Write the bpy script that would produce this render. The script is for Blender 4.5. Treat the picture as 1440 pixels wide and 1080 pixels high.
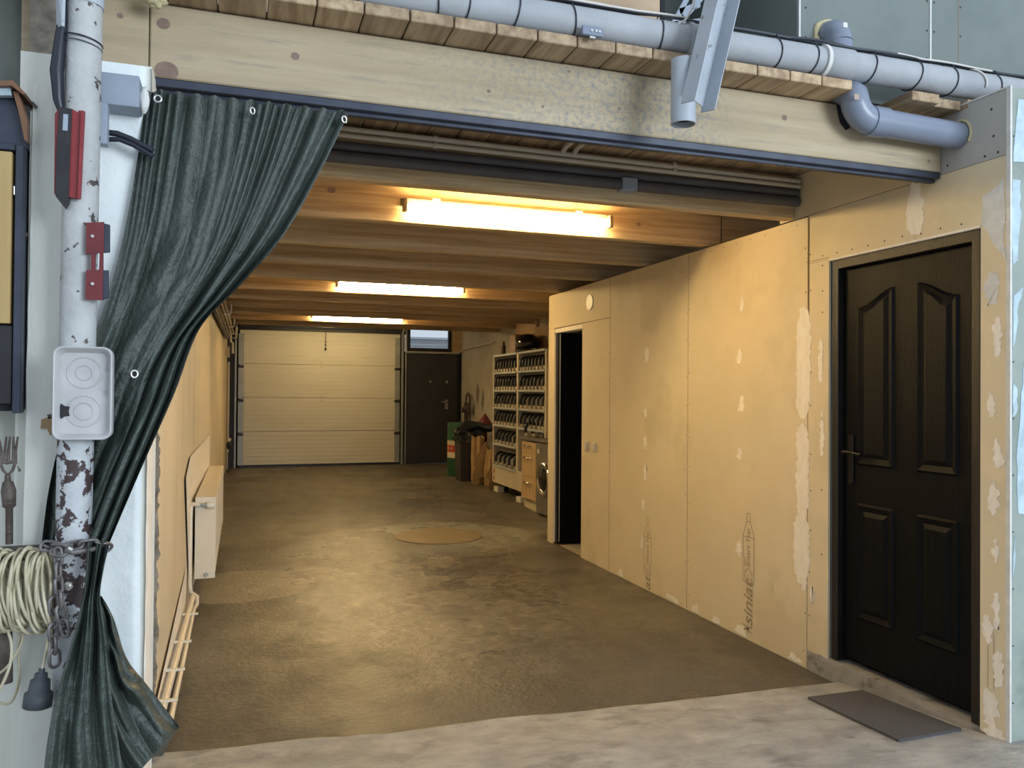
import bpy, math, random
from mathutils import Vector, Matrix, noise
random.seed(7)
PI = math.pi
S = bpy.context.scene
COL = S.collection
for o in list(bpy.data.objects): bpy.data.objects.remove(o)

# ------------------------------------------------------------------ camera, sky, exposure
FPX, YAW, PITCH, ROLL, EYE = 1130.17, 0.32395, 0.01079, 0.00791, 1.435
cF = Vector((math.sin(YAW)*math.cos(PITCH), math.cos(YAW)*math.cos(PITCH), math.sin(PITCH)))
cR0 = Vector((math.cos(YAW), -math.sin(YAW), 0)); cU0 = cR0.cross(cF)
cR = cR0*math.cos(ROLL) + cU0*math.sin(ROLL); cU = -cR0*math.sin(ROLL) + cU0*math.cos(ROLL)
cd = bpy.data.cameras.new('camera'); cam = bpy.data.objects.new('camera', cd); COL.objects.link(cam)
cd.sensor_width = 36; cd.lens = FPX/1440*36; cd.clip_start = .05
cam.matrix_world = Matrix(((cR.x, cU.x, -cF.x, 0), (cR.y, cU.y, -cF.y, 0), (cR.z, cU.z, -cF.z, EYE), (0, 0, 0, 1)))
S.camera = cam
def at(u, v, Y):
    """real-world point at depth Y that was measured at image position u,v"""
    d = cF + cR*((u-720)/FPX) + cU*((540-v)/FPX)
    return d*(Y/d.y) + Vector((0, 0, EYE))
def px(L, Y): return [at(u, v, Y) for u, v in L]

W = bpy.data.worlds.new('sky'); S.world = W; W.use_nodes = True
bg = W.node_tree.nodes['Background']; bg.inputs[0].default_value = (.76, .87, 1, 1); bg.inputs[1].default_value = 0.50
S.view_settings.view_transform = 'Standard'; S.view_settings.look = 'None'
S.view_settings.gamma = 1; S.view_settings.use_curve_mapping = False
S.view_settings.exposure = 0.92
TUBE_STRENGTH = 56
TUBE_COLOR = (1.0, .75, .36, 1)

# added area light behind the camera, for assumed daylight from an unseen source
gl = bpy.data.lights.new('assumed_daylight', 'AREA'); gl.shape = 'RECTANGLE'; gl.size = 3.6; gl.size_y = 2.2; gl.energy = 250; gl.color = (.80, .90, 1.0)
glo = bpy.data.objects.new('assumed_daylight', gl); COL.objects.link(glo); glo.location = (4.5, -4.6, 2.7); glo.rotation_euler = (PI/2-.12, 0, .60)

# ------------------------------------------------------------------ materials
def mat(name, c1, c2=None, scale=6, rough=.6, rough2=None, bump=0, bscale=None, metal=0, stretch=(1, 1, 1),
        detail=6, lo=.35, hi=.65, c3=None, s3=3, lo3=.55, hi3=.62, coord='Object', rand=0, spec=None, trans=0, bdist=.01):
    m = bpy.data.materials.new(name); m.use_nodes = True
    n = m.node_tree.nodes; l = m.node_tree.links; b = n['Principled BSDF']
    b.inputs['Roughness'].default_value = rough; b.inputs['Metallic'].default_value = metal
    if spec is not None: b.inputs['Specular IOR Level'].default_value = spec
    if trans: b.inputs['Transmission Weight'].default_value = trans
    b.inputs['Base Color'].default_value = (*c1, 1)
    tc = n.new('ShaderNodeTexCoord'); mp = n.new('ShaderNodeMapping'); mp.inputs['Scale'].default_value = stretch
    l.new(tc.outputs[coord], mp.inputs[0]); src = mp.outputs[0]
    if rand:
        oi = n.new('ShaderNodeObjectInfo'); va = n.new('ShaderNodeVectorMath'); va.operation = 'MULTIPLY_ADD'
        cb = n.new('ShaderNodeCombineXYZ')
        for k in range(3): l.new(oi.outputs['Random'], cb.inputs[k])
        l.new(cb.outputs[0], va.inputs[0]); va.inputs[1].default_value = (37, 53, 71); l.new(src, va.inputs[2]); src = va.outputs[0]
    def nz(sc, dt=detail):
        t = n.new('ShaderNodeTexNoise'); t.inputs['Scale'].default_value = sc; t.inputs['Detail'].default_value = dt
        t.inputs['Roughness'].default_value = .6; l.new(src, t.inputs['Vector']); return t.outputs['Fac']
    def ramp(f, a, c, A, C):
        r = n.new('ShaderNodeValToRGB'); e = r.color_ramp.elements
        e[0].position = a; e[0].color = A; e[1].position = c; e[1].color = C; l.new(f, r.inputs[0]); return r.outputs[0]
    out = None; f = nz(scale)
    if c2: out = ramp(f, lo, hi, (*c1, 1), (*c2, 1))
    if c3:
        mx = n.new('ShaderNodeMix'); mx.data_type = 'RGBA'; g = ramp(nz(s3), lo3, hi3, (0, 0, 0, 1), (1, 1, 1, 1))
        l.new(g, mx.inputs[0])
        if out: l.new(out, mx.inputs[6])
        else: mx.inputs[6].default_value = (*c1, 1)
        mx.inputs[7].default_value = (*c3, 1); out = mx.outputs[2]
    if rand and out:
        hs = n.new('ShaderNodeHueSaturation'); mr = n.new('ShaderNodeMapRange')
        mr.inputs['To Min'].default_value = 1-rand; mr.inputs['To Max'].default_value = 1+rand
        l.new(oi.outputs['Random'], mr.inputs[0]); l.new(mr.outputs[0], hs.inputs['Value']); l.new(out, hs.inputs['Color']); out = hs.outputs[0]
    if out: l.new(out, b.inputs['Base Color'])
    if rough2 is not None:
        mr = n.new('ShaderNodeMapRange'); mr.inputs['From Min'].default_value = .35; mr.inputs['From Max'].default_value = .65
        mr.inputs['To Min'].default_value = rough; mr.inputs['To Max'].default_value = rough2
        l.new(nz(scale*.6), mr.inputs[0]); l.new(mr.outputs[0], b.inputs['Roughness'])
    if bump:
        bp = n.new('ShaderNodeBump'); bp.inputs['Strength'].default_value = bump; bp.inputs['Distance'].default_value = bdist
        l.new(nz(bscale or scale*4), bp.inputs['Height']); l.new(bp.outputs[0], b.inputs['Normal'])
    return m

M = {}
M['board'] = mat('plasterboard', (.68, .585, .40), (.72, .62, .43), 3, .75, bump=.05, bscale=180, c3=(.64, .55, .365), s3=1.2)
M['board_grey'] = mat('grey_plasterboard', (.42, .41, .38), (.46, .45, .42), 3, .8, bump=.05, bscale=150)
M['board_green'] = mat('green_plasterboard', (.27, .32, .29), (.33, .37, .33), 5, .8, c3=(.24, .28, .25), s3=2)
M['board_loft'] = mat('loft_plasterboard', (.165, .195, .185), (.20, .23, .215), 3, .85)  # colour darkened in place of the shade a roof would give the loft
M['filler'] = mat('joint_filler', (.92, .87, .78), (.84, .77, .66), 14, .7, bump=.3, bscale=60, stretch=(1, 3, 1))
M['filler_blue'] = mat('pale_blue_filler', (.50, .64, .74), (.36, .46, .50), 14, .7, bump=.3, bscale=60)
M['filler_white'] = mat('white_filler', (.72, .72, .70), (.6, .6, .58), 20, .7, bump=.3, bscale=60)
M['screw'] = mat('screw_head', (.03, .025, .02), rough=.5)
M['seam'] = mat('board_seam', (.26, .19, .11), rough=.9)
M['ink'] = mat('printed_ink', (.30, .235, .15), (.40, .31, .2), 40, .8)
M['joist'] = mat('joist_wood', (.42, .295, .15), (.56, .42, .24), 5, .62, stretch=(.3, 4, 8), bump=.35, bscale=16, lo=.40, hi=.60, c3=(.34, .20, .09), s3=3, lo3=.55, hi3=.75, rand=.12)
M['beam'] = mat('beam_wood', (.39, .31, .195), (.50, .41, .275), 3, .7, stretch=(.4, 4, 5), bump=.25, bscale=30, c3=(.30, .26, .20), s3=7, lo3=.56, hi3=.72)
M['beam_end'] = M['beam']
M['plank'] = mat('ceiling_plank', (.30, .20, .115), (.50, .37, .23), 5, .65, stretch=(5, .4, 5), lo=.40, hi=.60, bump=.2, bscale=12, rand=.18)
M['ply'] = mat('plywood', (.48, .34, .21), (.56, .41, .27), 3, .7, stretch=(1, 3, 3))
M['knot'] = mat('knot', (.20, .13, .10), (.27, .19, .15), 30, .7)
M['pipe_grey'] = mat('grey_painted_pipe', (.33, .35, .375), (.41, .43, .455), 5, .55, rough2=.7, bump=.15, bscale=40, c3=(.34, .34, .33), s3=4, lo3=.62, hi3=.8)
M['pvc'] = mat('grey_pvc', (.20, .235, .31), (.225, .26, .335), 4, .32)
M['channel'] = mat('galvanised_channel', (.36, .40, .45), (.45, .49, .54), 5, .45, c3=(.22, .22, .22), s3=22, lo3=.66, hi3=.7)
M['steel_blue'] = mat('bluish_steel', (.26, .31, .38), (.32, .37, .45), 5, .5)
M['dark'] = mat('dark_recess', (.012, .013, .018), rough=.8)
M['rail'] = mat('dark_rail', (.035, .042, .065), (.05, .06, .085), 10, .42, metal=.3)
M['duct'] = mat('dark_grey_duct', (.075, .07, .075), (.10, .095, .10), 6, .55)
M['conduit'] = mat('painted_conduit', (.50, .45, .36), (.56, .5, .41), 6, .5)
M['white_paint'] = mat('white_paint', (.76, .82, .83), (.84, .88, .88), 5, .6, bump=.5, bscale=22, c3=(.46, .47, .45), s3=1.6, lo3=.62, hi3=.75)
M['white_wall'] = mat('white_rough_wall', (.80, .80, .74), (.66, .67, .61), 4, .75, bump=.5, bscale=20, c3=(.33, .30, .26), s3=5, lo3=.7, hi3=.74, stretch=(1, 1, .5))
M['wall_grey'] = mat('grey_wall', (.15, .17, .155), (.18, .195, .18), 4, .85, bump=.1, bscale=80)
M['rubble'] = mat('crumbled_masonry', (.18, .16, .13), (.36, .31, .25), 20, .9, bump=1, bscale=30)
M['plaster'] = mat('smooth_plaster', (.68, .59, .43), (.73, .64, .48), 3.5, .7, stretch=(1, 1, .25), c3=(.62, .53, .37), s3=2, lo3=.5, hi3=.7, bump=.08, bscale=30)
M['plaster_white'] = mat('far_wall_plaster', (.60, .57, .50), (.50, .46, .40), 3, .75, c3=(.36, .30, .22), s3=2.6, lo3=.66, hi3=.72)
M['column'] = mat('chipped_column_paint', (.50, .51, .51), (.40, .41, .41), 9, .6, c3=(.075, .06, .055), s3=24, lo3=.62, hi3=.64, bump=.4, bscale=40)
M['column_low'] = mat('flaking_column_paint', (.52, .55, .57), (.44, .46, .48), 9, .6, c3=(.055, .035, .035), s3=17, lo3=.525, hi3=.54, bump=.5, bscale=35, detail=5)
M['tarp'] = mat('green_tarpaulin', (.045, .060, .053), (.060, .078, .068), 5, .38, rough2=.24, bump=.9, bscale=42, bdist=.012, detail=10, spec=.7)
M['eyelet'] = mat('eyelet_metal', (.6, .6, .58), rough=.3, metal=1)
M['rust'] = mat('rusty_steel', (.085, .065, .055), (.16, .13, .115), 25, .6, metal=.4, bump=.4, bscale=80)
M['chain'] = mat('chain_steel', (.14, .13, .13), (.24, .22, .22), 30, .5, metal=.5)
M['cable_cream'] = mat('cream_cable', (.47, .42, .28), (.58, .53, .38), 10, .5)
M['cable_white'] = mat('white_cable', (.62, .60, .56), rough=.5)
M['rubber'] = mat('grey_rubber', (.045, .055, .065), (.065, .075, .085), 20, .6)
M['black'] = mat('black_plastic', (.012, .012, .015), (.02, .02, .023), 10, .38)
M['navy'] = mat('black_cable', (.014, .018, .03), rough=.35)
M['red'] = mat('red_plastic', (.22, .018, .022), (.27, .03, .035), 12, .45)
M['red_dark'] = mat('dark_red_metal', (.12, .012, .016), (.16, .02, .024), 12, .5)
M['alu'] = mat('pressed_aluminium', (.46, .46, .46), (.55, .55, .55), 9, .5, metal=.2, c3=(.3, .3, .31), s3=14, lo3=.6, hi3=.7)
M['slab'] = mat('wet_slab', (.1, .08, .06))
M['apron'] = mat('light_concrete', (.27, .265, .25), (.41, .405, .385), 7, .66, bump=.8, bscale=38, detail=12, c3=(.17, .165, .155), s3=6, lo3=.54, hi3=.72, stretch=(.8, 1.1, 1))
M['curb'] = mat('kerb_concrete', (.24, .225, .20), (.32, .30, .27), 8, .8, bump=.5, bscale=50, c3=(.16, .145, .125), s3=5)
M['mat'] = mat('felt_mat', (.072, .068, .07), (.09, .085, .087), 60, .95, bump=.4, bscale=300)
M['door_black'] = mat('black_oak_grain', (.003, .0035, .005), (.0055, .0055, .006), 7, .42, stretch=(3, 8, .6), bump=.5, bscale=30, bdist=.004, spec=.12)
M['door_frame'] = mat('brown_black_frame', (.010, .008, .007), (.018, .013, .010), 7, .42, stretch=(3, 8, .6), bump=.3, bscale=30)
M['handle_black'] = mat('black_iron', (.015, .014, .014), rough=.35, metal=.6)
M['lamp_body'] = mat('lamp_body_enamel', (.20, .14, .08), rough=.5)
M['garage_panel'] = mat('ivory_door_panel', (.70, .67, .57), (.74, .71, .61), 3, .5, bump=.35, bscale=60, stretch=(.4, 1, 3))
M['galv'] = mat('galvanised', (.34, .36, .34), (.42, .44, .42), 12, .45, metal=.5)
M['anthracite'] = mat('anthracite_paint', (.030, .031, .036), (.036, .037, .042), 3, .5)
M['anthracite_dk'] = mat('dark_frame_paint', (.018, .018, .022), rough=.5)
M['white_plastic'] = mat('white_plastic', (.72, .68, .58), rough=.4)
M['radiator'] = mat('radiator_enamel', (.72, .64, .50), (.75, .67, .54), 3, .4)
M['rack'] = mat('rack_metal', (.56, .50, .38), (.62, .55, .42), 5, .5)
M['shelfedge'] = mat('shelf_edge', (.46, .49, .50), rough=.45)
M['device_base'] = mat('cream_plastic', (.55, .48, .36), (.6, .53, .4), 10, .5, rand=.1)
M['device_grey'] = mat('silver_plastic', (.62, .58, .50), (.7, .66, .58), 10, .4, rand=.1)
M['oak'] = mat('oak_veneer', (.50, .34, .17), (.62, .44, .24), 5, .5, stretch=(2, 8, .5))
M['worktop'] = mat('stone_worktop', (.11, .09, .07), (.22, .19, .15), 30, .35)
M['machine'] = mat('silver_grey_enamel', (.19, .175, .155), (.21, .19, .17), 3, .38, metal=.3)
M['chrome'] = mat('chrome', (.7, .68, .62), rough=.15, metal=1)
M['glass_dark'] = mat('dark_door_glass', (.01, .01, .012), rough=.08)
M['green'] = mat('green_paint', (.012, .075, .03), (.016, .09, .038), 6, .5)
M['cream'] = mat('cream_label', (.60, .53, .36), rough=.6)
M['redlabel'] = mat('red_label', (.45, .05, .02), rough=.6)
M['bin'] = mat('grey_bin_plastic', (.035, .03, .029), (.042, .036, .034), 6, .5)
M['bag'] = mat('black_bin_bag', (.010, .015, .018), (.016, .022, .026), 10, .25, bump=.8, bscale=40)
M['paper'] = mat('brown_paper', (.36, .23, .10), (.46, .31, .15), 8, .8, bump=.5, bscale=25)
M['card'] = mat('cardboard', (.34, .22, .12), (.38, .25, .14), 5, .85)
M['card_pale'] = mat('pale_cardboard', (.42, .33, .27), rough=.85)
M['helmet'] = mat('helmet_gloss', (.010, .009, .009), rough=.1)
M['wood_yellow'] = mat('yellow_wood', (.42, .28, .105), (.50, .35, .15), 4, .5, stretch=(5, 5, .5))
M['wood_brown'] = mat('brown_wood', (.16, .075, .035), (.20, .10, .05), 5, .5)
M['foam'] = mat('expanding_foam', (.55, .48, .28), (.66, .58, .36), 20, .9, bump=1, bscale=40)
M['tile'] = mat('cream_floor_tile', (.58, .50, .38), rough=.4)
M['tile_dark'] = mat('dark_floor_tile', (.12, .07, .035), rough=.4)
M['outside_wall'] = mat('outside_pale_wall', (.78, .79, .80), (.86, .87, .88), 4, .9)
M['outside_roof'] = mat('outside_grey_cornice', (.6, .63, .66), rough=.9)
M['round'] = mat('round_patch', (.20, .145, .07), (.25, .185, .095), 9, .55, bump=.3, bscale=60)
m = bpy.data.materials.new('window_glass'); m.use_nodes = True; b = m.node_tree.nodes['Principled BSDF']
b.inputs['Transmission Weight'].default_value = 1; b.inputs['Roughness'].default_value = 0; b.inputs['IOR'].default_value = 1.05; M['glass'] = m
m = bpy.data.materials.new('lit_tube'); m.use_nodes = True; b = m.node_tree.nodes['Principled BSDF']
b.inputs['Emission Color'].default_value = TUBE_COLOR; b.inputs['Emission Strength'].default_value = TUBE_STRENGTH; M['tube'] = m
M['fill_tube'] = m.copy(); M['fill_tube'].node_tree.nodes['Principled BSDF'].inputs['Emission Strength'].default_value = TUBE_STRENGTH*.65

def tweak_floor():
    """garage slab: dark damp concrete with worn glossy areas, painted lamp glare, pale patch and painted reflection round the circle"""
    m = M['slab']; n = m.node_tree.nodes; l = m.node_tree.links; n.clear()
    o = n.new('ShaderNodeOutputMaterial'); b = n.new('ShaderNodeBsdfPrincipled'); l.new(b.outputs[0], o.inputs[0])
    tc = n.new('ShaderNodeTexCoord')
    def nz(sc, dt=8, st=(1, 1, 1), off=(0, 0, 0)):
        mp = n.new('ShaderNodeMapping'); mp.inputs['Scale'].default_value = st; mp.inputs['Location'].default_value = off
        l.new(tc.outputs['Object'], mp.inputs[0])
        t = n.new('ShaderNodeTexNoise'); t.inputs['Scale'].default_value = sc; t.inputs['Detail'].default_value = dt; t.inputs['Roughness'].default_value = .62
        l.new(mp.outputs[0], t.inputs['Vector']); return t.outputs['Fac']
    def mr(f, a, c, x, y, smooth=True):
        r = n.new('ShaderNodeMapRange'); r.interpolation_type = 'SMOOTHSTEP' if smooth else 'LINEAR'
        for k, v in zip(('From Min', 'From Max', 'To Min', 'To Max'), (a, c, x, y)): r.inputs[k].default_value = v
        l.new(f, r.inputs[0]); return r.outputs[0]
    def mix(f, A, B):
        x = n.new('ShaderNodeMix'); x.data_type = 'RGBA'; l.new(f, x.inputs[0])
        for i, v in ((6, A), (7, B)):
            if isinstance(v, tuple): x.inputs[i].default_value = (*v, 1)
            else: l.new(v, x.inputs[i])
        return x.outputs[2]
    def mth(op, a, c):
        x = n.new('ShaderNodeMath'); x.operation = op
        for i, v in ((0, a), (1, c)):
            if isinstance(v, (int, float)): x.inputs[i].default_value = v
            else: l.new(v, x.inputs[i])
        return x.outputs[0]
    def blob(cx, cy, rx, ry, w=.35, wob=.5):
        mp = n.new('ShaderNodeMapping'); mp.inputs['Location'].default_value = (-cx/rx, -cy/ry, 0); mp.inputs['Scale'].default_value = (1/rx, 1/ry, 0)
        l.new(tc.outputs['Object'], mp.inputs[0]); L = n.new('ShaderNodeVectorMath'); L.operation = 'LENGTH'; l.new(mp.outputs[0], L.inputs[0])
        d = mth('ADD', L.outputs['Value'], mr(nz(1.7, 6), 0, 1, -wob, wob, False)); return mr(d, 1-w, 1+w, 1, 0)
    base = mix(mr(nz(2.2, 10, (1, .7, 1)), .35, .65, 0, 1), (.080, .068, .052), (.135, .118, .090))
    base = mix(mr(nz(1.1, 8, (.6, 1.4, 1), (3, 1, 0)), .5, .68, 0, .8), base, (.055, .045, .034))
    fine = mr(nz(60, 8, (1, .6, 1)), .48, .66, 0, .7); base = mix(fine, base, (.20, .165, .115))
    base = mix(mth('MULTIPLY', blob(.9, 3.7, 2.6, .75, .25, .25), .55), base, (.062, .055, .045))
    mid = blob(1.3, 6.0, .95, 1.9, .4, .45); base = mix(mth('MULTIPLY', mid, mr(nz(13, 10), .42, .60, 0, .8)), base, (.22, .19, .14))  # lighter speckle painted in for the glare of the lamps
    pale = blob(1.75, 7.75, 1.15, .95, .08, .35); base = mix(mth('MULTIPLY', pale, .7), base, (.22, .20, .155))
    pal2 = blob(.02, 6.25, .50, .50, .04, .15); base = mix(mth('MULTIPLY', pal2, .8), base, (.26, .225, .17))
    base = mix(mth('MULTIPLY', blob(1.2, 10.2, 1.5, .8, .3, .4), .35), base, (.05, .042, .034))
    ringm = blob(1.87, 7.83, .92, .82, .05, .10); base = mix(mth('MULTIPLY', ringm, .85), base, (.30, .285, .235))  # pale ring painted in for the wet reflection of window and door
    l.new(base, b.inputs['Base Color'])
    rg = mr(nz(2.6, 9, (1, .8, 1), (7, 2, 0)), .38, .62, .34, .56)
    rg = mth('SUBTRACT', rg, mth('MULTIPLY', mid, .22)); rg = mth('SUBTRACT', rg, mth('MULTIPLY', ringm, .16))
    l.new(rg, b.inputs['Roughness'])
    bp = n.new('ShaderNodeBump'); bp.inputs['Strength'].default_value = .6; bp.inputs['Distance'].default_value = .010
    h = mth('ADD', nz(30, 10), mth('MULTIPLY', nz(7, 6), 1.0)); l.new(h, bp.inputs['Height']); l.new(bp.outputs[0], b.inputs['Normal'])
tweak_floor()

# ------------------------------------------------------------------ mesh helpers
class MB:
    def __init__(s): s.v = []; s.f = []; s.sm = []
    def add(s, vs, fs, smooth=False):
        k = len(s.v); s.v += [tuple(v) for v in vs]; s.f += [tuple(i+k for i in f) for f in fs]; s.sm += [smooth]*len(fs); return s
    def box(s, x0, x1, y0, y1, z0, z1, b=0):
        if b:
            b = min(b, abs(x1-x0)*.45, abs(y1-y0)*.45, abs(z1-z0)*.45)
            P = []
            for sx in (0, 1):
                for sy in (0, 1):
                    for sz in (0, 1):
                        X = (x0, x1)[sx]; Y = (y0, y1)[sy]; Z = (z0, z1)[sz]
                        dx = b if not sx else -b; dy = b if not sy else -b; dz = b if not sz else -b
                        P += [(X, Y+dy, Z+dz), (X+dx, Y, Z+dz), (X+dx, Y+dy, Z)]
            I = lambda sx, sy, sz, a: (sx*4+sy*2+sz)*3+a
            F = []
            for sx in (0, 1): F.append([I(sx, 0, 0, 0), I(sx, 1, 0, 0), I(sx, 1, 1, 0), I(sx, 0, 1, 0)][::(1 if sx else -1)])
            for sy in (0, 1): F.append([I(0, sy, 0, 1), I(1, sy, 0, 1), I(1, sy, 1, 1), I(0, sy, 1, 1)][::(-1 if sy else 1)])
            for sz in (0, 1): F.append([I(0, 0, sz, 2), I(1, 0, sz, 2), I(1, 1, sz, 2), I(0, 1, sz, 2)][::(1 if sz else -1)])
            for a in (0, 1):
                for c in (0, 1):
                    F.append([I(0, a, c, 1), I(1, a, c, 1), I(1, a, c, 2), I(0, a, c, 2)])
                    F.append([I(a, 0, c, 0), I(a, 1, c, 0), I(a, 1, c, 2), I(a, 0, c, 2)])
                    F.append([I(a, c, 0, 0), I(a, c, 1, 0), I(a, c, 1, 1), I(a, c, 0, 1)])
                    for d in (0, 1): F.append([I(a, c, d, 0), I(a, c, d, 1), I(a, c, d, 2)])
            return s.add(P, F)
        vs = [(x, y, z) for x in (x0, x1) for y in (y0, y1) for z in (z0, z1)]
        return s.add(vs, [(0, 1, 3, 2), (4, 6, 7, 5), (0, 4, 5, 1), (2, 3, 7, 6), (0, 2, 6, 4), (1, 5, 7, 3)])
    def tube(s, pts, r, n=12, cap=True, hollow=0, closed=False):
        pts = [Vector(p) for p in pts]; N = len(pts); rr = r if isinstance(r, (list, tuple)) else [r]*N
        T = []
        for i in range(N):
            if closed: t = pts[(i+1) % N]-pts[i-1]
            else: t = pts[min(i+1, N-1)]-pts[max(i-1, 0)]
            T.append(t.normalized() if t.length else Vector((0, 0, 1)))
        a = T[0].orthogonal().normalized(); vs = []
        for i in range(N):
            a = (a-T[i]*a.dot(T[i])).normalized(); c = T[i].cross(a)
            for k in range(n):
                q = 2*PI*k/n; vs.append(pts[i]+(a*math.cos(q)+c*math.sin(q))*rr[i])
        fs = []
        for i in range(N if closed else N-1):
            j = (i+1) % N
            for k in range(n): fs.append((i*n+k, i*n+(k+1) % n, j*n+(k+1) % n, j*n+k))
        s.add(vs, fs, True)
        if cap and not closed: s.add(vs[:n], [tuple(range(n))[::-1]]); s.add(vs[-n:], [tuple(range(n))])
        return s
    def cyl(s, p0, p1, r, n=16, cap=True): return s.tube([p0, p1], r, n, cap)
    def prism(s, poly, d):
        """poly: 3-D outline (planar), d: thickness vector"""
        n = len(poly); d = Vector(d); P = [Vector(p) for p in poly]
        return s.add(P+[p+d for p in P], [tuple(range(n))[::-1], tuple(range(n, 2*n))]+[(i, (i+1) % n, n+(i+1) % n, n+i) for i in range(n)])
    def grid(s, fn, nu, nv, smooth=True):
        vs = [fn(i/nu, j/nv) for j in range(nv+1) for i in range(nu+1)]
        return s.add(vs, [(j*(nu+1)+i, j*(nu+1)+i+1, (j+1)*(nu+1)+i+1, (j+1)*(nu+1)+i) for j in range(nv) for i in range(nu)], smooth)
    def blob(s, c, r, sc=(1, 1, 1), n=16, m=10, jit=0, fr=8):
        vs = []
        for j in range(m+1):
            for i in range(n):
                th = PI*j/m; ph = 2*PI*i/n
                d = Vector((math.sin(th)*math.cos(ph), math.sin(th)*math.sin(ph), math.cos(th)))
                k = r*(1+(jit*noise.noise(d*2+Vector(c)*fr) if jit else 0))
                vs.append((c[0]+d.x*k*sc[0], c[1]+d.y*k*sc[1], c[2]+d.z*k*sc[2]))
        return s.add(vs, [(j*n+i, (j+1)*n+i, (j+1)*n+(i+1) % n, j*n+(i+1) % n) for j in range(m) for i in range(n)], True)
    def build(s, name, m, parent=None, loc=None):
        me = bpy.data.meshes.new(name); me.from_pydata(s.v, [], s.f); me.polygons.foreach_set('use_smooth', s.sm)
        ms = m if isinstance(m, list) else [m]
        for q in ms: me.materials.append(M[q])
        me.update(); return link(name, me, parent, loc)
def link(name, me, parent=None, loc=None):
    o = bpy.data.objects.new(name, me); COL.objects.link(o)
    if parent is not None: o.parent = parent
    if loc is not None: o.location = loc
    return o
def tag(o, label=None, cat=None, group=None, kind=None):
    if label: o['label'] = label
    if cat: o['category'] = cat
    if group: o['group'] = group
    if kind: o['kind'] = kind
    return o
def thing(name, label, cat, group=None, loc=None):
    o = link(name, None, None, loc); o.empty_display_size = .1; return tag(o, label, cat, group)
def struct(name): return tag(link(name, None), kind='structure')
def bx(name, m, parent, *a, b=0, loc=None): return MB().box(*a, b=b).build(name, m, parent, loc)
def copy_tree(o, parent=None):
    c = o.copy(); COL.objects.link(c); c.parent = parent
    for ch in list(o.children): copy_tree(ch, c)
    return c
def fnoise(x, y, z=0): return noise.noise(Vector((x, y, z)))
def arc(c, r, a0, a1, n, ux, uy): return [Vector(c)+Vector(ux)*r*math.cos(a0+(a1-a0)*i/n)+Vector(uy)*r*math.sin(a0+(a1-a0)*i/n) for i in range(n+1)]

XR, XF = 2.82, 3.85        # partition face, far side wall
YB = 14.4                  # end wall
ZB = 2.385                 # underside of beam and joists
ZP = 2.62                  # underside of planks
def zf(y):                 # floor height
    if y < 3.35: return .093*(3.35-y) if y > 1.6 else .093*1.75
    return 0 if y < 9 else (y-9)/5.4*.13
def xl(y): return -.352+.0097*(y-3.3)

# ------------------------------------------------------------------ floor
mb = MB()
def edge(x): return 3.40-.045*(x)+.035*fnoise(x*2.3, 1)+.012*fnoise(x*11, 4) + (.05 if x < .2 else 0)*(0.2-x)
mb.grid(lambda u, v: (-.6+4.6*u, edge(-.6+4.6*u)+(14.55-3.4)*v, zf(3.36+11.1*v)), 60, 90)
o = mb.build('floor', 'slab'); tag(o, kind='structure')
mb = MB()
def ap(u, v):
    x = -9+18*u; ye = edge(max(-.6, min(4, x))) + .004; y = ye-v*v*12; return (x, y, zf(min(y, 3.30))+.006*(1 if v > 0 else 0)+.004*fnoise(x*2, y*2))
mb.grid(ap, 220, 60)
o = mb.build('floor', 'apron'); tag(o, kind='structure')
# wet round patch
mb = MB(); mb.prism([(1.87+.43*math.cos(2*PI*i/48), 7.83+.44*math.sin(2*PI*i/48), .001) for i in range(48)], (0, 0, .006))
o = mb.build('floor_patch', 'round'); tag(o, 'round ochre-brown patch set in the dark concrete floor', 'patch')

# ------------------------------------------------------------------ right partition: plasterboard panels
wr = struct('wall_right'); T = .0125
def panel(y0, y1, z0, z1, m='board', x=XR): return bx('drywall_panel', m, wr, x, x+T, y0+.0015, y1-.0015, z0+.001, z1-.001)
DY0, DY1, DZ0, DZ1 = 2.470, 3.352, .02, 2.125       # door opening
panel(2.352, DY0, .075, DZ1); panel(2.352, 2.80, DZ1, 2.38); panel(2.80, 3.51, DZ1, 2.38); panel(DY1, 3.51, .10, DZ1)
panel(3.51, 4.71, .0, 2.375); panel(4.71, 5.91, .0, 2.375)
panel(5.91, 6.475, .0, 2.05); panel(5.91, 7.27, 2.05, 2.375); panel(7.135, 7.27, 0.0, 2.05)
panel(2.352, 2.665, 2.38, 2.64, 'board_grey')
panel(2.70, 3.75, 2.381, ZP-.005)
# studs and cavity behind so the wall has body
bx('stud_core', 'board_grey', wr, XR+T+.001, XR+.085, DY1+.03, 6.44, .01, 2.36)
bx('stud_core', 'board_grey', wr, XR+T+.001, XR+.085, 7.17, 7.262, .01, 2.36)
bx('stud_core', 'board_grey', wr, XR+T+.001, XR+.085, 2.372, DY0-.02, .09, 2.6)
bx('stud_core', 'board_grey', wr, XR+T+.001, XR+.085, DY0-.01, DY1+.02, DZ1+.02, 2.36)
bx('stud_core', 'board_grey', wr, XR+T+.001, XR+.085, 6.45, 7.16, 2.08, 2.36)
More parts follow.
